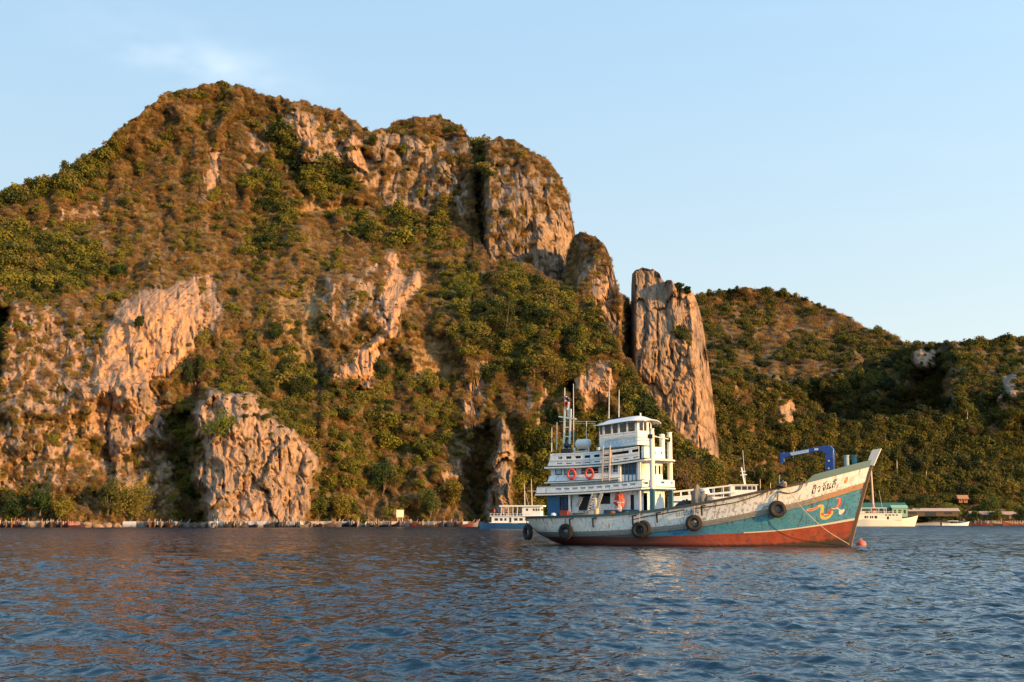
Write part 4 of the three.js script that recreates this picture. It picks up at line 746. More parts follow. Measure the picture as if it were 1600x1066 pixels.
const frontPath = [...Array(17)].map((_, i) => { const t = 1 - i / 8; return [-2.9 + 0.9 * (1 - t * t), 1.8 * t]; });
part('front_railing', [uvXY(strip(frontPath, (x) => sheer2(-2.4) + 0.08, 0.92, 0.05, [[1.05, 1.2, 0.42, 0.62], [1.75, 2.0, 0.42, 0.62], [2.35, 2.6, 0.42, 0.62], [2.85, 3.1, 0.42, 0.62], [1.05, 1.2, 0.1, 0.16], [1.75, 2.0, 0.1, 0.16], [2.35, 2.55, 0.1, 0.16]]))], wall3, ship);
part('awning_edge', [box(-6.3, -2.85, 6.44, 6.5, -2.2, 2.2)].map((g) => { const p = g.attributes.position; for (let i = 0; i < p.count; i++) p.setY(i, p.getY(i) + (p.getX(i) > -4 ? 0.42 : 0.06)); g.computeVertexNormals(); return g; }), M.greenDeck, ship);
for (const z of [1.9, -1.9]) { const c = part('corner_column', [rod([-2.1, sheer1(-2.1), z], [-2.1, 7.62, z], 0.19, 0.18, 16), rod([-2.1, 7.62, z], [-2.1, 7.95, z], 0.19, 0.15, 16), rod([-2.1, 7.95, z], [-2.1, 8.0, z], 0.2, 0.2, 16)], M.cream, ship); part('lamp', [box(-2.32, -1.98, 7.32, 7.6, z - 0.16, z + 0.24)], M.dark, c); }
part('spar', [rod([-2.1, 7.5, -1.9], [-2.1, 7.5, 1.9], 0.035)], M.pole, ship); part('spar', [rod([-2.5, 7.62, -0.2], [-2.5, 7.62, 1.8], 0.025)], M.pole, ship);
part('vent_pipe', [rod([-2.35, 5.8, -1.0], [-2.35, 7.75, -1.0], 0.19, 0.19, 16), ball(-2.35, 7.75, -1.0, 0.19, 0.1, 0.19)], M.white, ship);
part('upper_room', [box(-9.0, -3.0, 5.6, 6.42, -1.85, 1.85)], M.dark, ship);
// wheelhouse
const whSh = (x) => 6.72 + 0.22 * clamp((x + 6.2) / 2.9, 0, 1.1), whPath = [[-6.2, 1.45], [-3.3, 1.45], ...[...Array(9)].map((_, i) => { const t = 1 - (i + 1) / 5; return [-3.3 + 0.35 * (1 - t * t), 1.45 * t]; }), [-3.3, -1.45], [-6.2, -1.45], [-6.2, 1.45]];
const wins = [[0.06, 0.26], [0.42, 0.90], [1.02, 1.42], [1.56, 2.06], [2.18, 2.70], [3.08, 3.5], [3.58, 3.98], [4.3, 4.8], [4.95, 5.4]].map(([a, b]) => [a, b, 1.0, 1.62]);
const wins2 = wins.concat([[6.3, 6.8, 1, 1.62], [7.1, 7.6, 1, 1.62], [7.9, 8.4, 1, 1.62], [9.4, 10.1, 1, 1.62]]);
const wh = part('wheelhouse', [uvXY(strip(whPath, whSh, 1.82, 0.05, wins2))], wall3, ship);
part('interior', [box(-5.9, -3.5, 6.8, 7.75, -1.3, 1.3), box(-6.05, -6.0, 6.8, 8.4, -1.4, 1.4)], mat([0.10, 0.09, 0.08], 0.8), wh);
{ // panes, one in each opening
  const us = [0]; for (let i = 1; i < whPath.length; i++) us.push(us[i - 1] + Math.hypot(whPath[i][0] - whPath[i - 1][0], whPath[i][1] - whPath[i - 1][1]));
  const pt = (u) => { let i = 1; while (i < us.length - 1 && us[i] < u) i++; const t = (u - us[i - 1]) / (us[i] - us[i - 1]), dx = whPath[i][0] - whPath[i - 1][0], dz = whPath[i][1] - whPath[i - 1][1], l = Math.hypot(dx, dz); return [whPath[i - 1][0] + dx * t + dz / l * 0.035, whPath[i - 1][1] + dz * t - dx / l * 0.035]; };
  const pane = new THREE.MeshPhysicalMaterial({ color: rgb(0.5, 0.52, 0.55), roughness: 0.05, transmission: 1, thickness: 0, ior: 1.5, side: THREE.DoubleSide });
  wins.forEach(([a, b]) => {
    const p = pt(a), q = pt(b), y0 = whSh(p[0]) + 0.98, y1 = whSh(q[0]) + 1.64, g = new THREE.BufferGeometry();
    g.setAttribute('position', new THREE.Float32BufferAttribute([p[0], y0, p[1], q[0], y0 , q[1], q[0], y1, q[1], p[0], y0, p[1], q[0], y1, q[1], p[0], y1, p[1]], 3)); g.computeVertexNormals();
    part('window', [g], pane, wh);
  });
}
for (const v of [0.62, 0.72, 0.9]) part('moulding', [strip(whPath.slice(0, 12).map(([x, z]) => [x, z * 1.02]), (x) => whSh(x) + v, 0.035, 0.04)], M.cream, wh);
part('painted_panel', [(() => { const g = strip([[-5.75, 1.462], [-3.45, 1.462]], whSh, 0.56, 0.008), p = g.attributes.position, u = new Float32Array(p.count * 2); for (let i = 0; i < p.count; i++) { u[i * 2] = (p.getX(i) + 5.75) / 2.3; u[i * 2 + 1] = (p.getY(i) - whSh(p.getX(i))) / 0.56; } g.setAttribute('uv', new THREE.BufferAttribute(u, 2)); return g; })()], canvasMat(512, 128, (x, w, h) => {
  x.fillStyle = '#a9bccb'; x.fillRect(0, 0, w, h); x.strokeStyle = '#d9dfe2'; x.lineWidth = 7; for (let k = 0; k < 7; k++) { const cx = 40 + k * 72; x.beginPath(); for (let i = 0; i < 24; i++) { const a = i * 0.45 + k, r = 4 + i * 1.15; x.lineTo(cx + Math.cos(a) * r, 66 + Math.sin(a) * r * 1.2); } x.stroke(); x.beginPath(); x.moveTo(cx + 26, 110); x.quadraticCurveTo(cx + 44, 50, cx + 60, 20); x.stroke(); }
  x.strokeStyle = '#7f99ad'; x.lineWidth = 5; x.strokeRect(4, 4, w - 8, h - 8); for (let k = 0; k < 7; k++) { x.beginPath(); x.arc(64 + k * 72, 60, 15, 0, 5); x.stroke(); }
}), wh);
{ // cambered roof
  const pos = [], idx = [], n = 24, m = 16;
  for (let L = 0; L < 2; L++) for (let i = 0; i <= n; i++) for (let j = 0; j <= m; j++) {
    const u = i / n, v = j / m * 2 - 1, x0 = -6.55, x1 = -2.62, x = mix(x0, x1, u) + 0.18 * (1 - v * v) * sst(0.6, 1, u), e = 8.38 + 0.27 * sst(0, 0.85, u);
    const c = (1 - v * v) * (0.12 + 0.34 * sst(0, 0.22, u) * sst(1, 0.72, u)); pos.push(x, e + c - (L ? 0.07 : 0), v * 1.88 * (1 - 0.12 * sst(0.75, 1, u) - 0.06 * sst(0.12, 0, u)));
  }
  const W = m + 1, o = (n + 1) * W; for (let i = 0; i < n; i++) for (let j = 0; j < m; j++) { const a = i * W + j, b = a + W; idx.push(a, a + 1, b, b, a + 1, b + 1, o + a, o + b, o + a + 1, o + b, o + b + 1, o + a + 1); }
  const edge = (a, b) => idx.push(a, b, o + a, o + a, b, o + b); for (let i = 0; i < n; i++) { edge(i * W, (i + 1) * W); edge((i + 1) * W + m, i * W + m); } for (let j = 0; j < m; j++) { edge(j + 1, j); edge(n * W + j, n * W + j + 1); }
  const g = new THREE.BufferGeometry(); g.setAttribute('position', new THREE.Float32BufferAttribute(pos, 3)); g.setIndex(idx); g.computeVertexNormals();
  part('roof', [g], wall3, wh);
}
part('roof_finial', [rod([-3.6, 9.05, 0], [-3.6, 9.3, 0], 0.06)], M.white, wh);
// mast, aerials and what stands on the second deck
const P0 = (px, py, z = 0) => S(px, py, z);
const mast = part('mast', [beam(P0(881, 702), P0(882.7, 637), 0.12), beam(P0(889.6, 702), P0(892, 639), 0.12), beam(P0(888, 655), P0(888.4, 628), 0.09)], M.pole, ship);
part('crossbar', [beam(P0(873, 651), P0(900, 655), 0.1)], M.pole, mast);
for (const y of [667.6, 682]) part('rung', [beam(P0(881.8, y), P0(891, y + 0.5), 0.09)], M.pole, mast);
part('flagstaff', [rod(P0(882.6, 640), P0(882.4, 606), 0.03)], M.pole, mast);
for (const [x, y0, y1, z, x2] of [[896.5, 704, 600, 0, 896], [862, 706, 668, 1.2, 862.3], [870, 704, 660, 0, 870.3], [916, 706, 658, 0.3, 916.5]]) part('aerial', [rod(P0(x, y0, z), P0(x2, y1, z), 0.035, 0.02)], M.pole, ship);
for (const [x, y0, y1, z] of [[951.5, 654, 607, -0.8], [967, 652, 609, -0.6]]) part('aerial', [rod(P0(x, y0, z), P0(x + 0.4, y1, z), 0.035, 0.02)], M.pole, ship);
part('aerial_wire', [rod(P0(874, 659, 0), P0(932, 659, 0), 0.02)], M.steel, ship); part('aerial_wire', [rod(P0(892, 662), P0(930, 662), 0.015)], M.steel, ship);
{ const a = P0(899.5, 694.5, 0.4), b = P0(923, 693.5, 0.4); const t = part('water_tank', [rod([a[0] + 0.22, a[1], a[2]], [b[0] - 0.22, b[1], b[2]], 0.36, 0.36, 20), ball(a[0] + 0.22, a[1], a[2], 0.22, 0.355, 0.355), ball(b[0] - 0.22, b[1], b[2], 0.22, 0.355, 0.355)], M.cream, ship); part('cradle', [box(a[0], b[0], 6.36, 6.5, a[2] - 0.3, a[2] + 0.3), box(a[0], a[0] + 0.08, 5.6, 6.9, a[2] + 0.25, a[2] + 0.33), box(b[0] - 0.08, b[0], 5.6, 6.9, a[2] + 0.25, a[2] + 0.33), box(a[0], b[0], 6.62, 6.68, a[2] + 0.25, a[2] + 0.33)], M.white, t); }
part('winch', [ball(...P0(885.5, 696), 0.24, 0.22, 0.3), rod(P0(882, 697), P0(892, 695), 0.08), ball(...P0(890, 697), 0.14, 0.16, 0.16), box(...(([x, y, z]) => [x - 0.4, x + 0.35, y - 0.9, y - 0.2, z - 0.2, z + 0.2])(P0(886, 697)))], mat([0.03, 0.035, 0.05], 0.6), ship);
// crane on the fore deck
{
  const b = S(1287, 760, 0), col = [9.22, 0, 0], cr = new THREE.Group(); cr.name = 'crane'; cr.position.x = 0.42; ship.add(cr);
  const knee = S(1290, 707, 0), tip = S(1222, 713.5, 0);
  part('column', [box(8.98, 9.48, 3.7, 6.05, -0.28, 0.28), rod([9.2, 3.3, 0], [9.2, 4.1, 0], 0.5, 0.42, 18)], M.crane, cr);
  const sh = new THREE.Shape([[9.5, 6.0], [9.5, 6.38], [9.3, 6.60], [8.9, 6.60], [6.15, 6.14], [6.15, 5.9], [8.66, 6.31], [8.97, 6.1]].map((p) => new THREE.Vector2(...p)));
  part('boom', [new THREE.ExtrudeGeometry(sh, { depth: 0.34, bevelEnabled: true, bevelSize: 0.02, bevelThickness: 0.02, bevelSegments: 1 }).translate(0, 0, -0.17), box(6.02, 6.2, 5.62, 6.24, -0.22, 0.22), box(5.9, 6.05, 5.5, 6.18, -0.12, 0.12)], M.crane, cr);
  const lg = new THREE.BufferGeometry(); const q = [[6.62, 5.99], [7.9, 6.2], [7.9, 6.4], [6.62, 6.2]]; lg.setAttribute('position', new THREE.Float32BufferAttribute([0, 1, 2, 0, 2, 3].flatMap((i) => [...q[i], 0.196]), 3)); lg.setAttribute('uv', new THREE.Float32BufferAttribute([0, 0, 1, 0, 1, 1, 0, 0, 1, 1, 0, 1], 2)); lg.computeVertexNormals();
  part('boom_label', [lg], canvasMat(256, 64, (x) => { x.fillStyle = '#c3ced2'; x.fillRect(0, 0, 256, 64); x.strokeStyle = '#8f7f86'; x.lineWidth = 6; for (let k = 0; k < 7; k++) { x.beginPath(); x.moveTo(40 + k * 28, 44 - (k % 2) * 18); x.quadraticCurveTo(50 + k * 28, 12, 58 + k * 28, 42); x.stroke(); } x.fillStyle = '#2a4f9a'; x.beginPath(); x.moveTo(0, 0); x.lineTo(26, 64); x.lineTo(0, 64); x.fill(); }), cr);
  part('boom_mark', [box(8.28, 8.52, 6.32, 6.46, 0.18, 0.2)], M.white, cr);
  part('bolt', [ball(9.2, 5.6, 0.29, 0.07)], M.steel, cr); part('bolt', [ball(9.18, 5.1, 0.29, 0.06)], M.steel, cr);
  part('hose', [rope([[9.1, 3.9, 0.3], [8.9, 4.3, 0.45], [9.4, 4.1, 0.5], [9.9, 4.5, 0.3], [10.1, 4.6, 0.1]], 0.06)], M.rope, cr);
}
for (const [px, z, m] of [[1322.5, 0.25, mat([0.22, 0.30, 0.34], 0.6)], [1334.5, -0.2, mat([0.03, 0.17, 0.21], 0.6)]]) { const p = S(px, 712, z); part('bollard', [rod([p[0], p[1] - 1.4, z], [p[0], p[1], z], 0.17, 0.17, 16), rod([p[0], p[1] - 0.06, z], [p[0], p[1] + 0.02, z], 0.195, 0.195, 16)], m, ship); }
part('windlass', [rod([9.8, 4.55, -0.6], [9.8, 4.55, 0.8], 0.16), box(9.5, 10.2, 3.9, 4.5, -0.4, 0.4), rod([10.4, 4.6, -0.5], [10.4, 4.9, 0.5], 0.1)], M.wood, ship);
// rails and brackets on the side
for (const px of [891, 927, 989, 1027, 1097]) { const s = (S(px, 800, 3)[0] + 11.7) / 24.1, x = -11.7 + 24.1 * s, y = yRail(x); part('fender_hook', [beam([x, y - 0.12, 3.02 + 0.1], [x, y - 0.75, 3.02], 0.09), beam([x, y - 0.14, 3.1], [x + 0.3, y - 0.08, 3.12], 0.08)], M.dark, ship); }

// ---------------------------------------------------------------- loose things aboard and around the ship
function sideFrame(px, py) {                                          // where the hull side lies behind a pixel
  let z = 2.6, p; for (let k = 0; k < 12; k++) { p = S(px, py, z); const y = p[1], s = clamp((p[0] - xStern(y)) / (xStem(y) - xStern(y))); z = hullPoint(s, y)[2]; }
  const y = p[1], s = clamp((p[0] - xStern(y)) / (xStem(y) - xStern(y)), 0.01, 0.99), a = hullPoint(s - 0.01, y), b = hullPoint(s + 0.01, y);
  return { p: [p[0], y, z], turn: Math.atan2(-(b[2] - a[2]), b[0] - a[0]), s };
}
const tyres = [
  [827, 832, 0.38, 'black rubber tyre fender at the stern corner of the fishing ship'], [886, 831, 0.38, 'black tyre fender hung by a chain near the stern of the fishing ship'],
  [1001, 828.5, 0.38, 'doubled black tyre fender low on the side below the deckhouse'], [1086, 817.5, 0.38, 'worn black tyre fender beside the small lettering amidships'], [1216, 796, 0.39, 'big brownish tyre fender hung on the teal planks near the bow']];
tyres.forEach(([px, py, R, label], i) => {
  const f = sideFrame(px, py), c = [f.p[0], f.p[1], f.p[2] + 0.24], t = aboard('tyre_fender', label, 'tyre', c, f.turn, 'tyre fenders along the ship side');
  const prof = []; for (let k = 0; k <= 16; k++) { const a = k / 16 * 2 * Math.PI; prof.push(new THREE.Vector2(R + 0.15 * Math.cos(a) * (1 + 0.12 * Math.cos(2 * a)), 0.16 * Math.sin(a))); }
  const tread = []; for (let k = 0; k < 26; k++) { const a = k / 26 * 2 * Math.PI; tread.push(new THREE.BoxGeometry(0.07, 0.03, 0.24).translate(0, R + 0.156, 0).rotateZ(a)); }
  part('carcass', [new THREE.LatheGeometry(prof, 36).rotateX(Math.PI / 2), ...(i === 2 ? [new THREE.LatheGeometry(prof, 36).rotateX(Math.PI / 2).translate(0.25, 0.12, -0.12)] : [])], i > 2 ? mat([0.035, 0.026, 0.021], 0.9) : M.rubber, t);
  part('tread', tread, M.rubber, t);
  const top = yRail(c[0]) + 0.1 - c[1]; part('hanging_rope', [rope([[0, R * 0.7, 0.02], [0.05, (R + top) / 2, 0.12], [0.02, top, -0.12]], 0.035)], i === 2 || i === 3 ? M.rope : M.darkRope, t);
});
for (const [px, py, label] of [[893, 741, 'red life ring on the stern part of the upper deckhouse wall'], [921, 740, 'red life ring hung in front of the dark upper deckhouse window']]) {
  const t = aboard('life_ring', label, 'life ring', S(px, py, 2.42), 0, 'red life rings on the deckhouse');
  part('ring', [new THREE.TorusGeometry(0.285, 0.075, 12, 32).scale(1, 1.12, 1)], M.ring, t);
  for (const k of [0, 1, 2, 3]) part('band', [new THREE.TorusGeometry(0.285, 0.083, 10, 6, 0.2).scale(1, 1.12, 1).rotateZ(k * 1.571 + 0.5)], mat([0.66, 0.16, 0.12], 0.7), t);
}
{ // flag hanging at the mast
  const p = S(883.2, 618, 0), t = aboard('flag', 'red white and blue striped flag hanging limp at the top of the mast', 'flag', p);
  const g = (v0, v1) => { const q = new THREE.PlaneGeometry(1, 1, 8, 6), a = q.attributes.position; for (let i = 0; i < a.count; i++) { const u = a.getX(i) + 0.5, v = mix(v0, v1, a.getY(i) + 0.5); a.setXYZ(i, 0.32 * u + 0.05 * Math.sin(v * 7), -v * 1.0 - 0.22 * u, 0.09 * Math.sin(u * 9 + v * 3)); } q.computeVertexNormals(); return q; };
  const m = (c) => mat(c, 0.8, { side: THREE.DoubleSide });
  part('blue_stripe', [g(0.05, 0.32)], m([0.015, 0.02, 0.06]), t); for (const [a, b] of [[0, 0.05], [0.32, 0.42], [0.8, 0.95]]) part('white_stripe', [g(a, b)], m([0.62, 0.58, 0.52]), t); part('red_stripe', [g(0.42, 0.8)], m([0.42, 0.03, 0.03]), t);
}
function ladder(a, b, side, n, m, label, w = 0.055) {
  const t = aboard('ladder', label, 'ladder', a), d = [b[0] - a[0], b[1] - a[1], b[2] - a[2]];
  for (const s of [0, 1]) part('rail', [beam([side[0] * s, side[1] * s, side[2] * s], [d[0] + side[0] * s, d[1] + side[1] * s, d[2] + side[2] * s], w * 1.6)], m, t);
  for (let k = 1; k < n; k++) part('rung', [beam([d[0] * k / n, d[1] * k / n, d[2] * k / n], [d[0] * k / n + side[0], d[1] * k / n + side[1], d[2] * k / n + side[2]], w)], m, t);
}
ladder(S(941, 752, 2.5), S(942.5, 697, 2.42), [0.52, 0.03, 0], 8, mat([0.52, 0.42, 0.34], 0.8), 'upright pale wooden ladder in front of the slotted upper railing');
ladder(S(917, 801, 2.35), S(925.5, 771, 2.5), [0.45, 0, -0.3], 7, M.steel, 'thin metal ladder leaning up to the first deck');
{ const a = S(929, 806, 2.5), b = S(940.5, 771, 2.52), t = aboard('gangplank', 'pale plank leaning from the bulwark to the first deck', 'plank', a); part('board', [beam([0, 0, 0], [b[0] - a[0], b[1] - a[1], b[2] - a[2]], 0.2, 0.06)], mat([0.50, 0.46, 0.38], 0.8), t); for (const k of [0.25, 0.5, 0.75]) part('cleat', [beam([(b[0] - a[0]) * k - 0.1, (b[1] - a[1]) * k, 0.04], [(b[0] - a[0]) * k + 0.1, (b[1] - a[1]) * k + 0.03, 0.04], 0.04)], M.wood, t); }
// life jackets hung under the deck
function vest(c, s, m, label) {
  const t = aboard('life_jacket', label, 'life jacket', c, 0.2);
  const g = new THREE.SphereGeometry(1, 16, 12), p = g.attributes.position; for (let i = 0; i < p.count; i++) { const x = p.getX(i), y = p.getY(i), z = p.getZ(i); p.setXYZ(i, x * 0.27 * s * (1 - 0.25 * y) + 0.03 * Math.sin(y * 5), y * 0.42 * s, z * 0.13 * s * (Math.abs(x) < 0.25 ? 0.6 : 1)); } g.computeVertexNormals();
  part('panel', [g], m, t); part('collar', [new THREE.TorusGeometry(0.13 * s, 0.05 * s, 8, 16).translate(0, 0.4 * s, 0)], m, t); part('strap', [box(-0.25 * s, 0.25 * s, -0.08, -0.03, -0.15 * s, 0.15 * s)], M.white, t);
}
vest(S(965, 782, 2.2), 0.95, mat([0.55, 0.06, 0.03], 0.8), 'red life jacket hanging left of the orange one under the deck');
vest(S(970, 784, 2.3), 0.95, M.orange, 'orange life jacket hanging beside the main deck wall');
vest(S(968, 794, 2.4), 0.6, mat([0.70, 0.42, 0.34], 0.8), 'small pale pink bag hanging below the life jackets');
{ const a = S(902.5, 791, 2.2), b = S(908.5, 777, 2.3), t = aboard('leaning_board', 'short pale board leaning under the first deck left of the metal ladder', 'plank', a); part('board', [beam([0, 0, 0], [b[0] - a[0], b[1] - a[1], b[2] - a[2]], 0.24, 0.05)], M.wood, t); part('edge_strip', [beam([0.13, 0, 0.02], [b[0] - a[0] + 0.13, b[1] - a[1], b[2] - a[2] + 0.02], 0.03, 0.06)], mat([0.55, 0.48, 0.38], 0.8), t); }
{ const c = S(906, 806, 2.15), t = aboard('work_table', 'small metal-framed work table at the stern rail beside the metal ladder', 'table', [c[0], c[1] - 0.3, c[2]]); part('table_top', [box(-0.6, 0.6, 0.5, 0.54, -0.25, 0.25)], M.steel, t); for (const [x, z] of [[-0.55, 0.2], [0.55, 0.2], [-0.55, -0.2], [0.55, -0.2]]) part('leg', [rod([x, -0.2, z], [x, 0.5, z], 0.025)], M.steel, t); part('cloth', [box(-0.1, 0.35, 0.541, 0.62, -0.2, 0.2)], mat([0.45, 0.33, 0.22], 0.9), t); }
{ const c = S(882, 778, 2.15), t = aboard('hanging_cloth', 'dark blue cloth hanging from the deck beam beside the blue stern wall', 'cloth', c), g = new THREE.PlaneGeometry(0.5, 1.0, 10, 8), p = g.attributes.position; for (let i = 0; i < p.count; i++) { p.setZ(i, 0.07 * Math.sin(p.getX(i) * 16 + p.getY(i) * 2)); p.setY(i, p.getY(i) - 0.45 + 0.08 * Math.sin(p.getX(i) * 7)); } g.computeVertexNormals(); part('sheet', [g], mat([0.03, 0.045, 0.09], 0.9, { side: THREE.DoubleSide }), t); part('line', [rod([-0.6, 0.06, 0], [0.7, 0.1, 0], 0.015)], M.rope, t); }
// crates, drums and gear at the rail
function drum(c, r, h, m, label, cat = 'drum') { const t = aboard('drum', label, cat, c); part('shell', [new THREE.LatheGeometry([[0.001, 0], [r, 0], [r, h * 0.3], [r * 1.05, h * 0.33], [r, h * 0.36], [r, h * 0.64], [r * 1.05, h * 0.67], [r, h * 0.7], [r, h], [r * 0.9, h], [r * 0.9, h - 0.04], [0.001, h - 0.04]].map((q) => new THREE.Vector2(...q)), 20)], m, t); part('bung', [rod([r * 0.4, h - 0.05, 0], [r * 0.4, h + 0.01, 0], 0.05)], M.steel, t); }
const deckY = (x) => yRail(x) - 0.62;
drum([-8.75, deckY(-8.7), 2.15], 0.3, 1.0, M.blue, 'blue drum standing by the dark store room at the stern');
drum([-4.95, deckY(-4.9), 2.35], 0.27, 0.95, mat([0.15, 0.06, 0.03], 0.8), 'rusty brown drum under the deck near the life jackets');
drum([-3.9, deckY(-3.9), 2.4], 0.25, 0.85, mat([0.03, 0.035, 0.03], 0.7), 'black drum beside the blue wainscot');
drum([-6.05, deckY(-6), 2.45], 0.17, 1.15, mat([0.55, 0.40, 0.26], 0.6), 'slim cream gas cylinder at the foot of the plank', 'gas cylinder');
drum([-7.6, deckY(-7.6), 2.35], 0.26, 0.75, M.steel, 'grey metal drum near the stern rail');
{ const c = S(882.5, 803, 2.4), t = aboard('fish_crate', 'red plastic fish crate on the stern deck by the rail', 'crate', [c[0], c[1] - 0.28, c[2]]); part('shell', [box(-0.28, 0.28, 0, 0.03, -0.2, 0.2), box(-0.28, 0.28, 0.03, 0.5, 0.17, 0.2), box(-0.28, 0.28, 0.03, 0.5, -0.2, -0.17), box(-0.28, -0.25, 0.03, 0.5, -0.17, 0.17), box(0.25, 0.28, 0.03, 0.5, -0.17, 0.17)], mat([0.30, 0.035, 0.02], 0.6), t); part('rim', [box(-0.31, 0.31, 0.44, 0.5, 0.2, 0.23), box(-0.31, 0.31, 0.44, 0.5, -0.23, -0.2)], mat([0.36, 0.05, 0.03], 0.6), t); }
{ const c = S(865.5, 805.5, 2.45), t = aboard('wash_basin', 'white plastic basin upside down on the stern rail', 'basin', c); part('bowl', [new THREE.LatheGeometry([[0.2, 0], [0.22, 0.02], [0.17, 0.17], [0.001, 0.18]].map((q) => new THREE.Vector2(...q)), 24)], M.white, t); part('rim', [new THREE.TorusGeometry(0.21, 0.02, 8, 24).rotateX(Math.PI / 2)], M.white, t); }
{ const c = S(936, 708, 1.6), t = aboard('bucket', 'white bucket standing behind the upper railing beside the wheelhouse', 'bucket', [c[0], c[1] - 0.1, c[2]]); part('body', [new THREE.LatheGeometry([[0.001, 0], [0.17, 0], [0.2, 0.5], [0.18, 0.5], [0.155, 0.03], [0.001, 0.03]].map((q) => new THREE.Vector2(...q)), 20)], mat([0.62, 0.56, 0.50], 0.6), t); part('handle', [new THREE.TorusGeometry(0.2, 0.012, 6, 18, Math.PI).translate(0, 0.46, 0)], M.steel, t); }
// heap of gear amidships
{
  const c = [0.5, deckY(0.5), 0.6], t = aboard('gear_heap', 'grey tarpaulin over a heap of gear with nets beside it amidships', 'gear', c);
  const lump = (x, y, z, sx, sy, sz, sd, f = 3) => { const g = new THREE.SphereGeometry(1, 26, 18), p = g.attributes.position; for (let i = 0; i < p.count; i++) { const a = [p.getX(i), p.getY(i), p.getZ(i)], k = 1 + 0.5 * fbm(a[0] * f + sd, a[1] * f + a[2] * f * 0.7, 4); p.setXYZ(i, a[0] * sx * k, Math.max(-0.1, a[1] * sy * k), a[2] * sz * k); } g.computeVertexNormals(); return g.translate(x, y, z); };
  part('tarpaulin', [lump(0.35, 0.2, 0, 0.75, 1.75, 0.7, 3), lump(1.0, 0.2, 0.1, 0.7, 1.15, 0.6, 9)], M.tarp, t);
  part('cloth', [lump(1.25, 0.75, 0.3, 0.4, 0.42, 0.4, 14, 5)], mat([0.42, 0.29, 0.22], 0.9), t);
  part('net', [lump(-0.7, 0.15, 0, 0.8, 0.95, 0.7, 21, 6), lump(2.1, 0.25, 0.1, 0.8, 0.85, 0.5, 27, 6), lump(3.4, 0.5, 0.0, 1.1, 0.75, 0.6, 31, 6)], M.net, t);
  const b = S(1101, 767, 0.6), h = aboard('plastic_tub', 'white plastic tub turned over on top of the grey tarpaulin heap', 'tub', [b[0], b[1] - 0.22, b[2]]);
  part('body', [new THREE.LatheGeometry([[0.36, 0], [0.34, 0.05], [0.25, 0.34], [0.2, 0.38], [0.001, 0.38]].map((q) => new THREE.Vector2(...q)), 22).scale(1.1, 1, 1)], mat([0.76, 0.72, 0.64], 0.6), h); part('rim', [new THREE.TorusGeometry(0.36, 0.03, 8, 24).rotateX(Math.PI / 2).scale(1.1, 1, 1)], M.cream, h);
}
// lines
{
  const a = S(1226, 758, 2.25), b = S(1327, 851, 0.2);
  const t = aboard('mooring_line', 'pale anchor line running from the fore rail down across the serpent side into the water', 'rope', a);
  part('line', [rope([0, 0.33, 0.66, 1].map((k) => [(b[0] - a[0]) * k, (b[1] - a[1]) * k - 0.35 * Math.sin(k * Math.PI), (b[2] - a[2]) * k + 0.9 * Math.sin(k * Math.PI)]), 0.022, 30)], mat([0.50, 0.42, 0.31], 0.9), t);
  part('knot', [ball(0, 0.05, 0, 0.16, 0.2, 0.16)], M.rope, t);
  const pts = (arr) => arr.map(([px, py]) => { const f = sideFrame(px, py); return [f.p[0], f.p[1], f.p[2] + 0.06]; });
  for (const [arr, label] of [[[[1084, 795], [1120, 790], [1150, 785], [1180, 776], [1212, 763]], 'dark slack rope drooping along the dirty white bulwark'], [[[1218, 768], [1235, 771], [1250, 765], [1256, 754]], 'short rope loop hanging from the rail behind the bow lettering'], [[[990, 812], [1010, 807], [1030, 804], [1050, 800], [1070, 797]], 'thin dark rope lying along the bulwark above the small lettering']]) { const p = pts(arr), o = aboard('slack_rope', label, 'rope', p[0]); part('strand', [rope(p.map((q) => [q[0] - p[0][0], q[1] - p[0][1], q[2] - p[0][2]]), 0.03, 24)], M.darkRope, o); }
  const k = S(1220, 760, 2.35), o = aboard('rope_coil', 'dark heap of coiled rope and hooks on the fore rail', 'rope coil', k); part('coil', [new THREE.TorusGeometry(0.24, 0.07, 8, 20).rotateX(1.4), new THREE.TorusGeometry(0.2, 0.06, 8, 20).rotateX(1.7).translate(0.1, 0.12, 0)], M.darkRope, o); part('hook', [beam([-0.3, 0, 0], [0.2, 0.35, 0.1], 0.05), beam([-0.1, 0.1, 0], [-0.05, 0.75, 0], 0.04)], M.steel, o);
}
{ // buoy in the water at the bow
  const p = at(1346, 850, 78), q = at(1346, 816 + EYE * FOCAL / 84, 84), t = thing('mooring_buoy', 'round orange-red buoy floating just ahead of the bow', 'buoy', [q[0], 0, q[2]]);
  part('float', [ball(0, 0.1, 0, 0.34, 0.30, 0.34, 20)], mat([0.62, 0.12, 0.07], 0.5), t); part('eye', [new THREE.TorusGeometry(0.07, 0.02, 6, 14).translate(0, 0.43, 0)], M.steel, t);
}

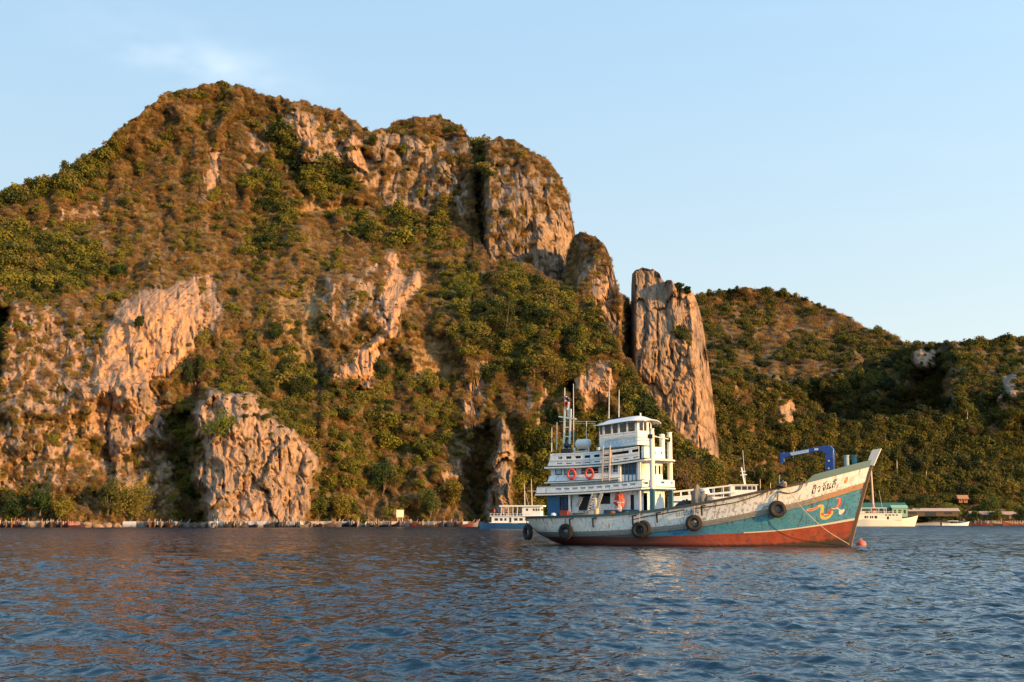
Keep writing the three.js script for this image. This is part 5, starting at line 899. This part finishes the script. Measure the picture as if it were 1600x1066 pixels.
// ---------------------------------------------------------------- other boats
function simpleHull(L, B, h0, hMid, hBow, draft = 0.6) {              // bow towards +x, deck line rises to the bow
  const n = 26, m = 7, pos = [], idx = [];
  for (const s of [1, -1]) {
    const o = pos.length / 3;
    for (let i = 0; i <= n; i++) for (let j = 0; j <= m; j++) {
      const u = i / n, v = j / m, top = u < 0.5 ? mix(h0, hMid, sst(0, 0.5, u)) : mix(hMid, hBow, Math.pow((u - 0.5) * 2, 2)), y = mix(-draft, top, v);
      const w = B / 2 * Math.pow(clamp(1 - Math.pow(u, 3.2)), 0.8) * (0.72 + 0.28 * sst(0, 0.3, u)) * mix(0.72, 1, Math.sqrt(v));
      pos.push(-L / 2 + L * u * 0.93 + L * 0.07 * u * v, y, s * Math.max(0.02, w));
    }
    for (let i = 0; i < n; i++) for (let j = 0; j < m; j++) { const a = o + i * (m + 1) + j, b = a + m + 1; s > 0 ? idx.push(a, b, a + 1, a + 1, b, b + 1) : idx.push(a, a + 1, b, b, a + 1, b + 1); }
  }
  const half = (n + 1) * (m + 1); for (let i = 0; i < n; i++) { const a = i * (m + 1) + m, b = a + m + 1; idx.push(a, b, half + a, half + a, b, half + b); }
  for (let j = 0; j < m; j++) idx.push(j, j + 1, half + j, half + j, j + 1, half + j + 1);
  const g = new THREE.BufferGeometry(); g.setAttribute('position', new THREE.Float32BufferAttribute(pos, 3)); g.setIndex(idx); const k = g.toNonIndexed(); k.computeVertexNormals(); return k;
}
const seaPoint = (px, depth) => { const p = at(px, 816, depth); return [p[0], 0, p[2]]; };
const BM = { white: mat([0.72, 0.71, 0.68], 0.5), cream: mat([0.74, 0.68, 0.56], 0.55), blue: mat([0.015, 0.075, 0.19], 0.5), dark: mat([0.02, 0.02, 0.022], 0.4), green: mat([0.12, 0.34, 0.22], 0.6), paleGreen: mat([0.40, 0.58, 0.44], 0.6), pole: mat([0.62, 0.58, 0.5], 0.6) };
function cabinWindows(list, y0, y1, z, parent) { for (const [a, b] of list) for (const s of [1, -1]) part('window', [box(a, b, y0, y1, s * z - 0.02, s * z + 0.02)], BM.dark, parent); }
{ // blue-hulled two-deck tour boat behind the stern
  const D = 300, k = D / FOCAL, p = seaPoint(806, D), t = thing('tour_boat', 'white two-deck tour boat with blue hull behind the stern of the fishing ship', 'boat', p, -0.22);
  const X = (px) => (px - 806) * k / 0.975, Y = (py) => EYE + (816 - py) * k;
  part('hull', [simpleHull(17.2, 4.6, Y(817), Y(818.5), Y(812))], BM.blue, t);
  part('hull_line', [box(X(768), X(846), Y(817.4), Y(816.6), -2.1, 2.1)], BM.white, t);
  const c = part('cabin', [box(X(771), X(852), Y(818), Y(807.5), -1.75, 1.75)], BM.white, t);
  cabinWindows([[X(776), X(781)], [X(784), X(788)], [X(791), X(794)], [X(806), X(811)], [X(814), X(819)], [X(823), X(828)]], Y(814), Y(810), 1.76, c);
  part('door', [box(X(798.5), X(801.5), Y(817.5), Y(809), 1.75, 1.79)], BM.dark, c);
  part('upper_deck', [box(X(768), X(856), Y(807.4), Y(806.3), -2.0, 2.0)], BM.white, t);
  const rail = part('railing', [box(X(768), X(835), Y(803.2), Y(802.8), 1.9, 1.96)], BM.white, t); for (let q = 770; q < 836; q += 5) part('baluster', [box(X(q) - 0.04, X(q) + 0.04, Y(806.3), Y(803), 1.9, 1.96)], BM.white, rail);
  part('canopy', [box(X(783), X(850), Y(792.6), Y(790.4), -2.0, 2.0)], BM.white, t);
  for (const q of [786, 797, 804, 811]) for (const s of [1, -1]) part('canopy_post', [box(X(q) - 0.06, X(q) + 0.06, Y(806.3), Y(792.6), s * 1.8 - 0.06, s * 1.8 + 0.06)], BM.white, t);
  const w = part('wheelhouse', [box(X(818), X(846), Y(806.3), Y(793), -1.6, 1.6)], BM.white, t); cabinWindows([[X(824), X(827)], [X(834.5), X(837)], [X(838.5), X(841)], [X(842.5), X(844.5)]], Y(799), Y(795.5), 1.61, w);
  for (const q of [-0.9, 0, 0.9]) part('window', [box(X(846) - 0.02, X(846) + 0.02, Y(799), Y(795.5), q - 0.35, q + 0.35)], BM.dark, w);
  for (const [q, y] of [[820, 756], [831, 750]]) part('mast', [rod([X(q), Y(791), 0], [X(q - 1), Y(y), 0], 0.10, 0.05)], BM.pole, t);
  part('yard', [rod([X(824), Y(768.5), 0], [X(846), Y(768.5), 0], 0.05)], BM.pole, t); part('stay', [rod([X(826), Y(790), 0], [X(820), Y(768), 0], 0.03)], BM.pole, t);
  const shirts = [[0.5, 0.08, 0.06], [0.08, 0.16, 0.4], [0.6, 0.5, 0.3], [0.1, 0.1, 0.1], [0.55, 0.3, 0.35]];
  [[774, 0], [780, 1], [790, 2], [794, 0], [801, 4], [808, 3], [814, 1]].forEach(([q, s], i) => {
    const o = thing('person', ['red', 'blue', 'straw-coloured', 'second red', 'pink', 'black', 'second blue'][i] + ' shirted passenger on the upper deck of the blue-hulled tour boat, ' + ['furthest aft', 'second from aft', 'third from aft', 'fourth from aft', 'fifth from aft', 'sixth from aft', 'nearest the wheelhouse'][i], 'person', [0, 0, 0]);
    const l = V(X(q), Y(806.3), 0.9 - (i % 3) * 0.5).applyAxisAngle(V(0, 1, 0), -0.22); o.position.set(p[0] + l.x, l.y, p[2] + l.z);
    const prof = [[0.001, 0], [0.12, 0], [0.13, 0.45], [0.19, 0.85], [0.15, 1.05], [0.22, 1.38], [0.16, 1.48], [0.06, 1.52], [0.06, 1.57], [0.105, 1.66], [0.1, 1.76], [0.001, 1.81]].map((v) => new THREE.Vector2(...v));
    part('body', [new THREE.LatheGeometry(prof, 12).scale(1, 1, 0.7)], mat([0.30, 0.18, 0.12], 0.8), o); part('shirt', [new THREE.LatheGeometry([[0.2, 0.83], [0.165, 1.05], [0.235, 1.36], [0.17, 1.47], [0.08, 1.5]].map((v) => new THREE.Vector2(...v)), 12).scale(1, 1, 0.74)], mat(shirts[s], 0.8), o); part('shorts', [new THREE.LatheGeometry([[0.16, 0.45], [0.21, 0.85]].map((v) => new THREE.Vector2(...v)), 12).scale(1, 1, 0.74)], BM.dark, o);
  });
}
{ // white launch behind the fore deck
  const D = 185, k = D / FOCAL, p = seaPoint(1118, D), t = thing('passenger_launch', 'white passenger launch with mast and slanting roof seen over the fore deck', 'boat', p, -0.1);
  const X = (px) => (px - 1118) * k, Y = (py) => EYE + (816 - py) * k;
  part('hull', [simpleHull(17, 4.4, Y(795), Y(794), Y(783))], BM.white, t);
  part('blue_band', [box(X(1046), X(1160), Y(786.5), Y(784), -2.02, 2.02)], BM.blue, t);
  part('lower_cabin', [box(X(1046), X(1160), Y(796), Y(777.5), -2.0, 2.0)], BM.white, t);
  const cabin = part('cabin', [box(X(1141), X(1181), Y(779), Y(760), -1.7, 1.7)], BM.white, t);
  cabinWindows([[X(1148), X(1157)], [X(1158.5), X(1166)], [X(1167.5), X(1173)], [X(1174.5), X(1179)]], Y(767), Y(761.5), 1.71, cabin);
  part('cabin_roof', [box(X(1139), X(1183), Y(760), Y(758.8), -1.85, 1.85)], BM.cream, t);
  const roofY = (q) => Y(mix(770, 760.5, (q - 1050) / 92));
  for (const s of [1, -1]) {
    part('roof_rail', [beam([X(1048), roofY(1048), s * 1.8], [X(1142), roofY(1142), s * 1.8], 0.17)], BM.cream, t);
    for (const q of [1050, 1066, 1079, 1088, 1104, 1116, 1130]) part('roof_post', [box(X(q) - 0.06, X(q) + 0.06, Y(778), roofY(q), s * 1.8 - 0.06, s * 1.8 + 0.06)], BM.white, t);
    part('side_deck', [beam([X(1046), Y(779), s * 1.9], [X(1148), Y(770), s * 1.9], 0.25, 0.3)], BM.white, t);
  }
  const m = part('mast', [beam([X(1164.5), Y(759), 0], [X(1160), Y(732), 0], 0.22)], BM.white, t); part('yard', [beam([X(1158), Y(744), 0], [X(1168), Y(743), 0], 0.12)], BM.white, m); part('yard', [beam([X(1158), Y(738), 0], [X(1166), Y(738), 0], 0.1)], BM.white, m);
  part('aerial', [rod([X(1165.5), Y(758), 0], [X(1162.5), Y(705), 0], 0.035)], BM.pole, t);
}
{ // cream boat ahead of the bow
  const D = 480, k = D / FOCAL, p = seaPoint(1383, D), t = thing('cruise_boat', 'cream wooden cruise boat with tall bare mast beyond the bow of the fishing ship', 'boat', p, -0.12);
  const X = (px) => (px - 1383) * k, Y = (py) => EYE + (816 - py) * k;
  part('hull', [simpleHull(25, 6, Y(811), Y(812.5), Y(806), 1)], BM.cream, t);
  const c = part('cabin', [box(X(1338), X(1407), Y(813), Y(803), -2.5, 2.5)], BM.cream, t); cabinWindows([[1351, 1354], [1355, 1356.5], [1359, 1361], [1362, 1364], [1366, 1370]].map((q) => q.map(X)), Y(810.5), Y(806.5), 2.51, c); cabinWindows([[1382, 1385], [1387, 1391], [1393, 1396], [1398, 1401]].map((q) => q.map(X)), Y(806.2), Y(804.4), 2.51, c);
  part('door', [box(X(1384.5), X(1387.5), Y(812), Y(807.5), 2.5, 2.54)], BM.dark, c);
  part('upper_deck', [box(X(1337), X(1409), Y(803), Y(802.2), -2.7, 2.7)], BM.cream, t);
  part('awning', [box(X(1345), X(1385), Y(795), Y(794), -2.5, 2.5)], BM.white, t); for (const q of [1347, 1361.5, 1373, 1384]) for (const s of [1, -1]) part('awning_post', [box(X(q) - 0.09, X(q) + 0.09, Y(802.2), Y(795), s * 2.3 - 0.08, s * 2.3 + 0.08)], BM.white, t);
  const r = part('railing', [box(X(1338), X(1408), Y(799.8), Y(799.4), 2.55, 2.65)], BM.white, t); for (let q = 1340; q < 1409; q += 6) part('baluster', [box(X(q) - 0.06, X(q) + 0.06, Y(802.2), Y(799.6), 2.55, 2.65)], BM.white, r);
  const m = part('mast', [rod([X(1366.5), Y(803), 0], [X(1365.2), Y(728), 0], 0.42, 0.3, 12)], mat([0.60, 0.44, 0.35], 0.7), t); part('mast_foot', [rod([X(1366.5), Y(803), 0], [X(1366.2), Y(789), 0], 1.0, 0.45, 12)], mat([0.45, 0.20, 0.16], 0.8), m);
  part('aerial', [rod([X(1380), Y(794), 0], [X(1376), Y(768), 0], 0.05)], BM.pole, t);
  part('stern_block', [box(X(1341), X(1352), Y(810), Y(800), -1.5, 1.5)], BM.white, t);
}
{ // speed boat at the beach
  const D = 560, k = D / FOCAL, p = seaPoint(1493, D), t = thing('speed_boat', 'small white speed boat with dark windscreen moored off the sand beach', 'boat', p, -0.05);
  part('hull', [simpleHull(12.5, 3, 0.9, 1.0, 1.9)], BM.white, t); part('windscreen', [box(-1.6, 1.6, 1.0, 1.75, -1.1, 1.1)], BM.dark, t); part('canopy', [box(-3.4, 0.9, 2.1, 2.25, -1.3, 1.3)], BM.white, t); for (const [x, z] of [[-3.2, 1.2], [-3.2, -1.2], [0.7, 1.2], [0.7, -1.2]]) part('canopy_post', [rod([x, 1, z], [x, 2.1, z], 0.05)], BM.white, t); part('outboard_motor', [box(-6.7, -6.1, 0.3, 1.7, -0.3, 0.3)], BM.dark, t);
}

// long-tail boats drawn up in a row along the foot of the cliff
const longKinds = [
  ['dark-brown', [0.10, 0.055, 0.035], [0.34, 0.26, 0.21]], ['black-hulled', [0.025, 0.027, 0.03], [0.42, 0.40, 0.38]], ['grey-roofed', [0.08, 0.05, 0.035], [0.42, 0.36, 0.31]], ['red-bowed', [0.20, 0.05, 0.035], [0.20, 0.12, 0.10]], ['white-roofed', [0.30, 0.24, 0.20], [0.62, 0.56, 0.50]], ['varnished', [0.34, 0.16, 0.07], [0.40, 0.33, 0.26]], ['pink-roofed', [0.09, 0.045, 0.035], [0.46, 0.17, 0.17]]];
function longtail([, hull, roof]) {
  const t = new THREE.Group(), n = 26, pos = [], idx = [];
  for (const s of [1, -1]) { const o = pos.length / 3; for (let i = 0; i <= n; i++) { const u = i / n, x = -4.8 + 9.6 * u, w = 0.85 * Math.pow(Math.sin(Math.PI * clamp(0.12 + u * 0.86)), 0.7), top = 0.55 + 1.5 * Math.pow(u, 5) + 0.35 * Math.pow(1 - u, 4); pos.push(x, -0.3, s * w * 0.4, x + 0.4 * u * u, top, s * w); } for (let i = 0; i < n; i++) { const a = o + i * 2; s > 0 ? idx.push(a, a + 2, a + 1, a + 1, a + 2, a + 3) : idx.push(a, a + 1, a + 2, a + 2, a + 1, a + 3); } }
  const h = (n + 1) * 2; for (let i = 0; i < n; i++) idx.push(i * 2, h + i * 2, i * 2 + 2, i * 2 + 2, h + i * 2, h + i * 2 + 2);
  const g = new THREE.BufferGeometry(); g.setAttribute('position', new THREE.Float32BufferAttribute(pos, 3)); g.setIndex(idx); g.computeVertexNormals();
  part('hull', [g], mat(hull, 0.6, { side: THREE.DoubleSide }), t);
  part('prow', [beam([4.9, 1.5, 0], [5.55, 2.5, 0], 0.2, 0.14)], mat(hull.map((q) => Math.min(0.6, q * 1.6 + 0.05)), 0.6), t); part('prow_ribbon', [beam([5.1, 1.8, 0], [5.3, 2.1, 0], 0.3, 0.24)], mat([0.40, 0.26, 0.24], 0.8), t);
  part('roof', [new THREE.CylinderGeometry(1.3, 1.3, 4.6, 10, 1, true, -0.75, 1.5).rotateZ(Math.PI / 2).rotateX(-Math.PI / 2 + Math.PI / 2).translate(-0.6, 0.85, 0)], mat(roof, 0.8, { side: THREE.DoubleSide }), t);
  for (const x of [-2.6, -0.6, 1.4]) for (const s of [1, -1]) part('roof_post', [rod([x, 0.4, s * 0.75], [x, 1.85, s * 0.8], 0.04, 0.04, 5)], BM.pole, t);
  part('engine', [box(-4.3, -3.6, 0.6, 1.15, -0.25, 0.25)], BM.dark, t); part('shaft', [rod([-4.2, 0.9, 0], [-7.6, 0.05, 0], 0.05, 0.05, 5)], BM.dark, t);
  return t;
}
const longProto = longKinds.map(longtail);
const shoreCache = new Map();
function shoreD(px) {                                                 // how far off the rock meets the water there
  const k = Math.round(px / 2) * 2; if (!shoreCache.has(k)) shoreCache.set(k, Math.min(...[-4, 0, 4].flatMap((d) => [822, 812, 803].map((y) => wall.find(k + d, y).D))));
  return shoreCache.get(k);
}
{
  const spans = [[0, 112, 15, 'under the bushes at the left edge'], [205, 285, 10, 'below the widest green bush'], [332, 400, 9, 'beside the dark gully'], [402, 478, 10, 'below the pale lower buttress'], [482, 560, 11, 'below the grassy slope'], [572, 650, 11, 'around the white signboard'], [655, 752, 13, 'between signboard and tour boat']];
  const nth = ['first', 'second', 'third', 'fourth', 'fifth', 'sixth', 'seventh'];
  for (const [a, b, n, where] of spans) {
    const seen = {}; let last = -1;
    for (let i = 0; i < n; i++) {
      const px = mix(a, b, (i + 0.5) / n) + rr(-1.5, 1.5); let kind = Math.floor(Math.pow(rnd(), 1.15) * longKinds.length); if (kind === last) kind = (kind + 3) % longKinds.length; last = kind;
      const t = longProto[kind].clone(), q = seaPoint(px, shoreD(px) - 5 - rr(0, 4)), o = seen[kind] = (seen[kind] ?? -1) + 1;
      t.name = numbered('longtail_boat'); t.position.set(q[0], 0.05, q[2]); t.rotation.y = (rnd() < 0.6 ? -1.3 : -0.4) + rr(-0.45, 0.45) + (rnd() < 0.4 ? Math.PI : 0); scene.add(t);
      tag(t, longKinds[kind][0] + ' long-tail boat ' + where + ', ' + nth[o] + ' ' + longKinds[kind][0].split(' ')[0] + ' one from the left', 'boat', 'long-tail boats along the foot of the cliff');
    }
  }
  for (const [px, kind, where] of [[1530, 3, 'lying broadside off the beach right of the speed boat'], [1552, 0, 'off the beach, between two others near the right edge'], [1586, 3, 'nearest the right edge of the photo']]) { const t = longProto[kind].clone(), q = seaPoint(px, 566); t.name = numbered('longtail_boat'); t.position.set(q[0], 0.05, q[2]); t.rotation.y = Math.PI + rr(-0.2, 0.2); t.scale.setScalar(1.25); scene.add(t); tag(t, longKinds[kind][0] + ' long-tail boat ' + where, 'boat'); }
}

// ---------------------------------------------------------------- shore: boulders, sand, huts, signboard and single trees
{
  const forms = [0, 1, 2].map((k) => { const g = new THREE.IcosahedronGeometry(1, 2), p = g.attributes.position; for (let i = 0; i < p.count; i++) { const a = [p.getX(i), p.getY(i), p.getZ(i)], f = 1 + 0.5 * fbm(a[0] * 1.3 + k * 7, a[1] * 1.3 + a[2] * 1.1, 3); p.setXYZ(i, a[0] * f, a[1] * f * 0.75, a[2] * f); } g.computeVertexNormals(); return g; });
  const m = mat(0xffffff, 0.95), N = 520;
  forms.forEach((f, k) => {
    const im = shade(new THREE.InstancedMesh(f, m, N)), M4 = new THREE.Matrix4(), c = new THREE.Color();
    for (let i = 0; i < N; i++) { const px = rr(-60, 1100), D = shoreD(px) - rr(-2, 4), p = seaPoint(px, D), s = rr(0.4, 1.5); M4.compose(V(p[0], rr(-0.3, 0.6), p[2]), new THREE.Quaternion().setFromEuler(new THREE.Euler(rnd(), rnd() * 6, rnd())), V(s, s, s)); im.setMatrixAt(i, M4); const q = rr(0.5, 1.2); c.setRGB(0.24 * q, 0.16 * q, 0.10 * q); im.setColorAt(i, c); }
    im.name = numbered('shore_rocks'); im.userData = { kind: 'stuff', label: 'brown boulders along the waterline at the foot of the cliff', category: 'rocks' }; scene.add(im);
  });
}
{ // beach
  const pos = [], idx = [], n = 40; for (let i = 0; i <= n; i++) { const px = mix(1410, 1900, i / n), D = 588 + 5 * Math.sin(i * 0.9), a = seaPoint(px, D - 8), b = seaPoint(px, D + 26); pos.push(a[0], -0.4, a[2], a[0], 0.5, a[2] - 4, b[0], 2.2 + 0.6 * fbm(i * 0.4, 2), b[2]); if (i) { const o = (i - 1) * 3; for (const k of [0, 1]) idx.push(o + k, o + 3 + k, o + k + 1, o + k + 1, o + 3 + k, o + 4 + k); } }
  const g = new THREE.BufferGeometry(); g.setAttribute('position', new THREE.Float32BufferAttribute(pos, 3)); g.setIndex(idx); g.computeVertexNormals();
  const s = shade(new THREE.Mesh(g, mat([0.50, 0.36, 0.24], 0.95, { side: THREE.DoubleSide }))); s.name = 'beach'; s.userData = { kind: 'structure', label: 'narrow strip of pale sand along the right shore' }; scene.add(s);
}
function hut(px, py, D, w, h, roofH, wallM, roofM, name, label, over = 0.6, depth = 5) {
  const p = at(px, py, D), t = thing(name, label, 'building', p, -0.1);
  part('wall', [box(-w / 2, w / 2, 0, h, -depth / 2, depth / 2)], wallM, t);
  const s = new THREE.Shape([[-depth / 2 - over, 0], [depth / 2 + over, 0], [0, roofH]].map((q) => new THREE.Vector2(...q)));
  part('roof', [new THREE.ExtrudeGeometry(s, { depth: w + over * 2, bevelEnabled: false }).rotateY(Math.PI / 2).translate(-w / 2 - over, h + 0.004, 0)], roofM, t);
  part('doorway', [box(-w * 0.1, w * 0.1, 0, h * 0.8, depth / 2 - 0.02, depth / 2 + 0.05)], BM.dark, t); for (const q of [-0.32, 0.32]) part('window', [box(w * q - w * 0.07, w * q + w * 0.07, h * 0.4, h * 0.8, depth / 2 - 0.02, depth / 2 + 0.05)], BM.dark, t);
}
hut(1378, 812, 596, 21, 4.6, 3.4, mat([0.06, 0.14, 0.10], 0.7), mat([0.03, 0.12, 0.085], 0.6), 'beach_building', 'long building with dark green roof behind the cream cruise boat', 0.8, 8);
hut(1405, 808, 590, 7, 4.2, 1.4, mat([0.24, 0.42, 0.28], 0.7), mat([0.26, 0.48, 0.30], 0.6), 'beach_building', 'small pale green building at the end of the green-roofed one', 0.4, 5);
hut(1452, 807, 598, 26, 2.4, 1.5, mat([0.09, 0.06, 0.04], 0.8), mat([0.46, 0.34, 0.25], 0.8), 'beach_building', 'long low building with pale roof beside the beach trees', 0.8, 6);
hut(1504, 786, 640, 4.2, 2.0, 2.0, mat([0.40, 0.17, 0.06], 0.8), mat([0.42, 0.20, 0.09], 0.8), 'hillside_hut', 'little orange-brown hut high among the trees above the beach', 0.7, 4);
hut(1535, 812, 600, 11, 2.2, 1.8, mat([0.16, 0.10, 0.06], 0.8), mat([0.34, 0.21, 0.13], 0.8), 'beach_hut', 'brown-roofed hut on the beach right of the speed boat', 0.8, 5);
hut(1572, 811, 603, 8, 2.0, 1.6, mat([0.2, 0.12, 0.08], 0.8), mat([0.44, 0.28, 0.19], 0.8), 'beach_hut', 'pale-roofed hut on the beach near the right edge', 0.8, 5);
{ // signboard
  const D = shoreD(625) - 2.5, p = at(625, 808, D), t = thing('signboard', 'blank white signboard standing on the shore below the scrub', 'sign', [p[0], 0.6, p[2]]), k = D / FOCAL;
  const y0 = p[1] - 0.6; part('board', [box(-5.6 * k, 5.6 * k, y0, y0 + 10.5 * k, -0.06, 0.06)], mat([0.80, 0.70, 0.52], 0.6), t); for (const x of [-3.6 * k, 3.6 * k]) part('post', [rod([x, -0.8, -0.14], [x, y0 + 9 * k, -0.14], 0.09)], BM.pole, t); part('frame', [box(-5.9 * k, 5.9 * k, y0 + 10.5 * k, y0 + 11 * k, -0.08, 0.08), box(-5.9 * k, 5.9 * k, y0 - 0.5 * k, y0, -0.08, 0.08)], BM.pole, t);
}
// single trees and bushes one can tell apart
const barkM = mat([0.15, 0.11, 0.07], 0.9), paleBark = mat([0.50, 0.42, 0.33], 0.85), leafGreens = { deep: [0.04, 0.06, 0.009], mid: [0.09, 0.10, 0.013], yellow: [0.18, 0.155, 0.018], brown: [0.19, 0.10, 0.04] };
function tree(px, py, hgt, wid, tone, label, o = {}) {              // stands at the pixel of its foot on the slope found there; sizes in pixels of the photograph
  const D = o.depth ?? (py > 795 && !o.on ? shoreD(px) + 1 : (o.on ?? wall).find(px, py).D - 1.5), k = D / FOCAL, p = at(px, py, D), H = hgt * k, W = wid * k / 2, t = thing(o.name ?? (o.trunk ? 'tall_tree' : 'bush'), label, o.trunk ? 'tree' : 'bush', p);
  const tr = (o.trunk ?? 0.08) * H, limbs = [rod([0, -0.8, 0], [W * 0.06, tr, 0], Math.max(0.14, H * 0.022), Math.max(0.08, H * 0.013), 7)];
  for (let i = 0; i < 7; i++) { const a = rnd() * 6.28, r = W * rr(0.35, 0.8); limbs.push(rod([W * 0.05, tr * rr(0.55, 1), 0], [Math.cos(a) * r, mix(tr, H, rr(0.25, 0.8)), Math.sin(a) * r], Math.max(0.07, H * 0.009), 0.03, 5)); }
  part('trunk', limbs, o.pale ? paleBark : barkM, t);
  const c = leafGreens[tone].map((q) => q * rr(0.85, 1.15)), q = [], ch = H - tr * 0.7;
  if (tone === 'brown') { for (let i = 0; i < 900; i++) { const d = randomDir(), w = Math.pow(rnd(), 0.45), L = rr(0.3, 0.8), c0 = [d[0] * w * W, tr * 0.7 + (0.45 + 0.5 * d[1] * w) * ch, d[2] * w * W], a = V(...randomDir()).multiplyScalar(0.055), b = [d[0] * L * 0.6 + rr(-0.2, 0.2), Math.abs(d[1]) * L + 0.2, d[2] * L * 0.6 + rr(-0.2, 0.2)]; q.push([c0, a.toArray(), b]); } }
  else { const lobes = 22; for (let l = 0; l < lobes; l++) { const d = randomDir(), R = rr(0.3, 0.72), lc = [d[0] * R * W, tr * 0.7 + ((o.trunk ? 0.48 : 0.40) + 0.42 * d[1] * R / 0.72) * ch, d[2] * R * W], lr = rr(0.22, 0.42); for (let i = 0; i < 90; i++) { const e = randomDir(), w = lr * Math.pow(rnd(), 0.3); q.push(leafQuad([lc[0] + e[0] * w * W, lc[1] + e[1] * w * ch * 0.5, lc[2] + e[2] * w * W], (o.leaf ?? 0.26) * rr(0.6, 1.3), e)); } } }
  part('crown', [quadsGeometry(q)], new THREE.MeshPhysicalMaterial({ color: rgb(...c), roughness: 0.9, side: THREE.DoubleSide, transmission: 0.35, thickness: 0, specularIntensity: 0.3 }), t);
  return t;
}
tree(200, 818, 78, 92, 'yellow', 'widest yellow-green bush at the waterline below the left cliff');
tree(168, 800, 60, 42, 'mid', 'green bush leaning on the left side of the widest waterline bush', {});
tree(95, 815, 46, 58, 'yellow', 'round yellow-green bush at the shore behind the leftmost boats');
tree(22, 812, 48, 62, 'deep', 'dark green bush at the left edge above the moored boats');
tree(62, 802, 64, 40, 'deep', 'tall dark green bush between the left edge bush and the round yellow one');
tree(290, 815, 40, 52, 'brown', 'leafless tan bush at the shore left of the dark gully');
tree(497, 812, 46, 40, 'mid', 'green bush at the right foot of the pale buttress');
tree(530, 810, 54, 46, 'yellow', 'yellow-green bush on the grassy slope beside the buttress');
tree(672, 806, 50, 50, 'mid', 'green bush on the shore right of the signboard');
tree(598, 770, 54, 58, 'deep', 'dark green tree on the slope above the signboard');
tree(707, 790, 46, 46, 'yellow', 'yellow-green bush near the shaded hollow by the pinnacle');
tree(295, 598, 44, 18, 'deep', 'dark narrow tree at the right foot of the orange face');
tree(310, 592, 46, 20, 'deep', 'second dark narrow tree, just right of the first at the orange face');
tree(218, 512, 24, 22, 'deep', 'small dark bush growing alone on the orange face');
tree(595, 592, 40, 34, 'deep', 'dark green tree at the foot of the middle orange face');
tree(430, 530, 34, 30, 'deep', 'dark tree standing in the dry grass hollow of the cliff');
tree(190, 432, 26, 30, 'deep', 'almost black bush on the scrub slope above the orange face');
tree(345, 690, 60, 62, 'yellow', 'yellow-green bushy tree on top of the pale lower buttress');
tree(470, 620, 46, 40, 'deep', 'dark green tree above the right shoulder of the lower buttress');
tree(790, 520, 60, 50, 'deep', 'dark green broad tree in the middle of the right-hand woods');
tree(722, 470, 40, 40, 'mid', 'green tree under the dark cleft');
tree(868, 600, 56, 62, 'yellow', 'yellow-green tree above the small cave');
tree(1076, 768, 60, 66, 'brown', 'round leafless orange-brown tree between the deckhouse and the pillar', { depth: 455, name: 'bare_tree' });
tree(1060, 454, 15, 20, 'deep', 'dark bush on the top of the pillar', { on: pillar }); tree(1075, 458, 13, 15, 'deep', 'smaller dark bush on the top of the pillar, right of the other', { on: pillar });
tree(1512, 668, 42, 24, 'yellow', 'solitary pale-trunked tree standing out high on the right hillside', { on: slope, trunk: 0.66, pale: 1 });
tree(1240, 722, 46, 20, 'yellow', 'pale feathery tree right above the crane arm', { on: slope, trunk: 0.5, pale: 1 });
tree(1188, 770, 44, 18, 'mid', 'pale-trunked tree on the slope above the white launch', { on: slope, trunk: 0.6, pale: 1 }); tree(1204, 772, 40, 16, 'mid', 'second pale-trunked tree above the white launch, to the right', { on: slope, trunk: 0.6, pale: 1 });
tree(1402, 742, 46, 20, 'mid', 'pale-trunked tree on the wooded slope above the stem head', { on: slope, trunk: 0.6, pale: 1 }); tree(1448, 752, 40, 20, 'mid', 'thin pale-trunked tree on the slope left of the hillside hut', { on: slope, trunk: 0.6, pale: 1 });
tree(1487, 812, 30, 46, 'yellow', 'bright green round tree at the beach beside the speed boat', { depth: 604 }); tree(1428, 814, 26, 36, 'mid', 'green bush on the sand just ahead of the cruise boat', { depth: 600 });
tree(1548, 806, 36, 44, 'mid', 'spreading green tree behind the brown-roofed beach hut', { depth: 612 }); tree(1580, 806, 32, 40, 'yellow', 'yellow-green tree by the beach near the right edge', { depth: 612 }); tree(1462, 812, 24, 30, 'deep', 'dark bush at the end of the pale-roofed beach building', { depth: 603 });
tree(1520, 818, 22, 34, 'deep', 'dark bush in front of the brown-roofed beach hut', { depth: 593 }); tree(1558, 817, 24, 30, 'mid', 'green bush between the two beach huts', { depth: 594 }); tree(1440, 800, 30, 40, 'deep', 'dark tree growing behind the pale-roofed beach building', { depth: 606 }); tree(1596, 815, 28, 34, 'deep', 'dark bush on the beach at the right edge', { depth: 592 }); tree(1412, 806, 34, 30, 'deep', 'dark tree behind the small pale green building', { depth: 608 });

renderer.render(scene, camera);
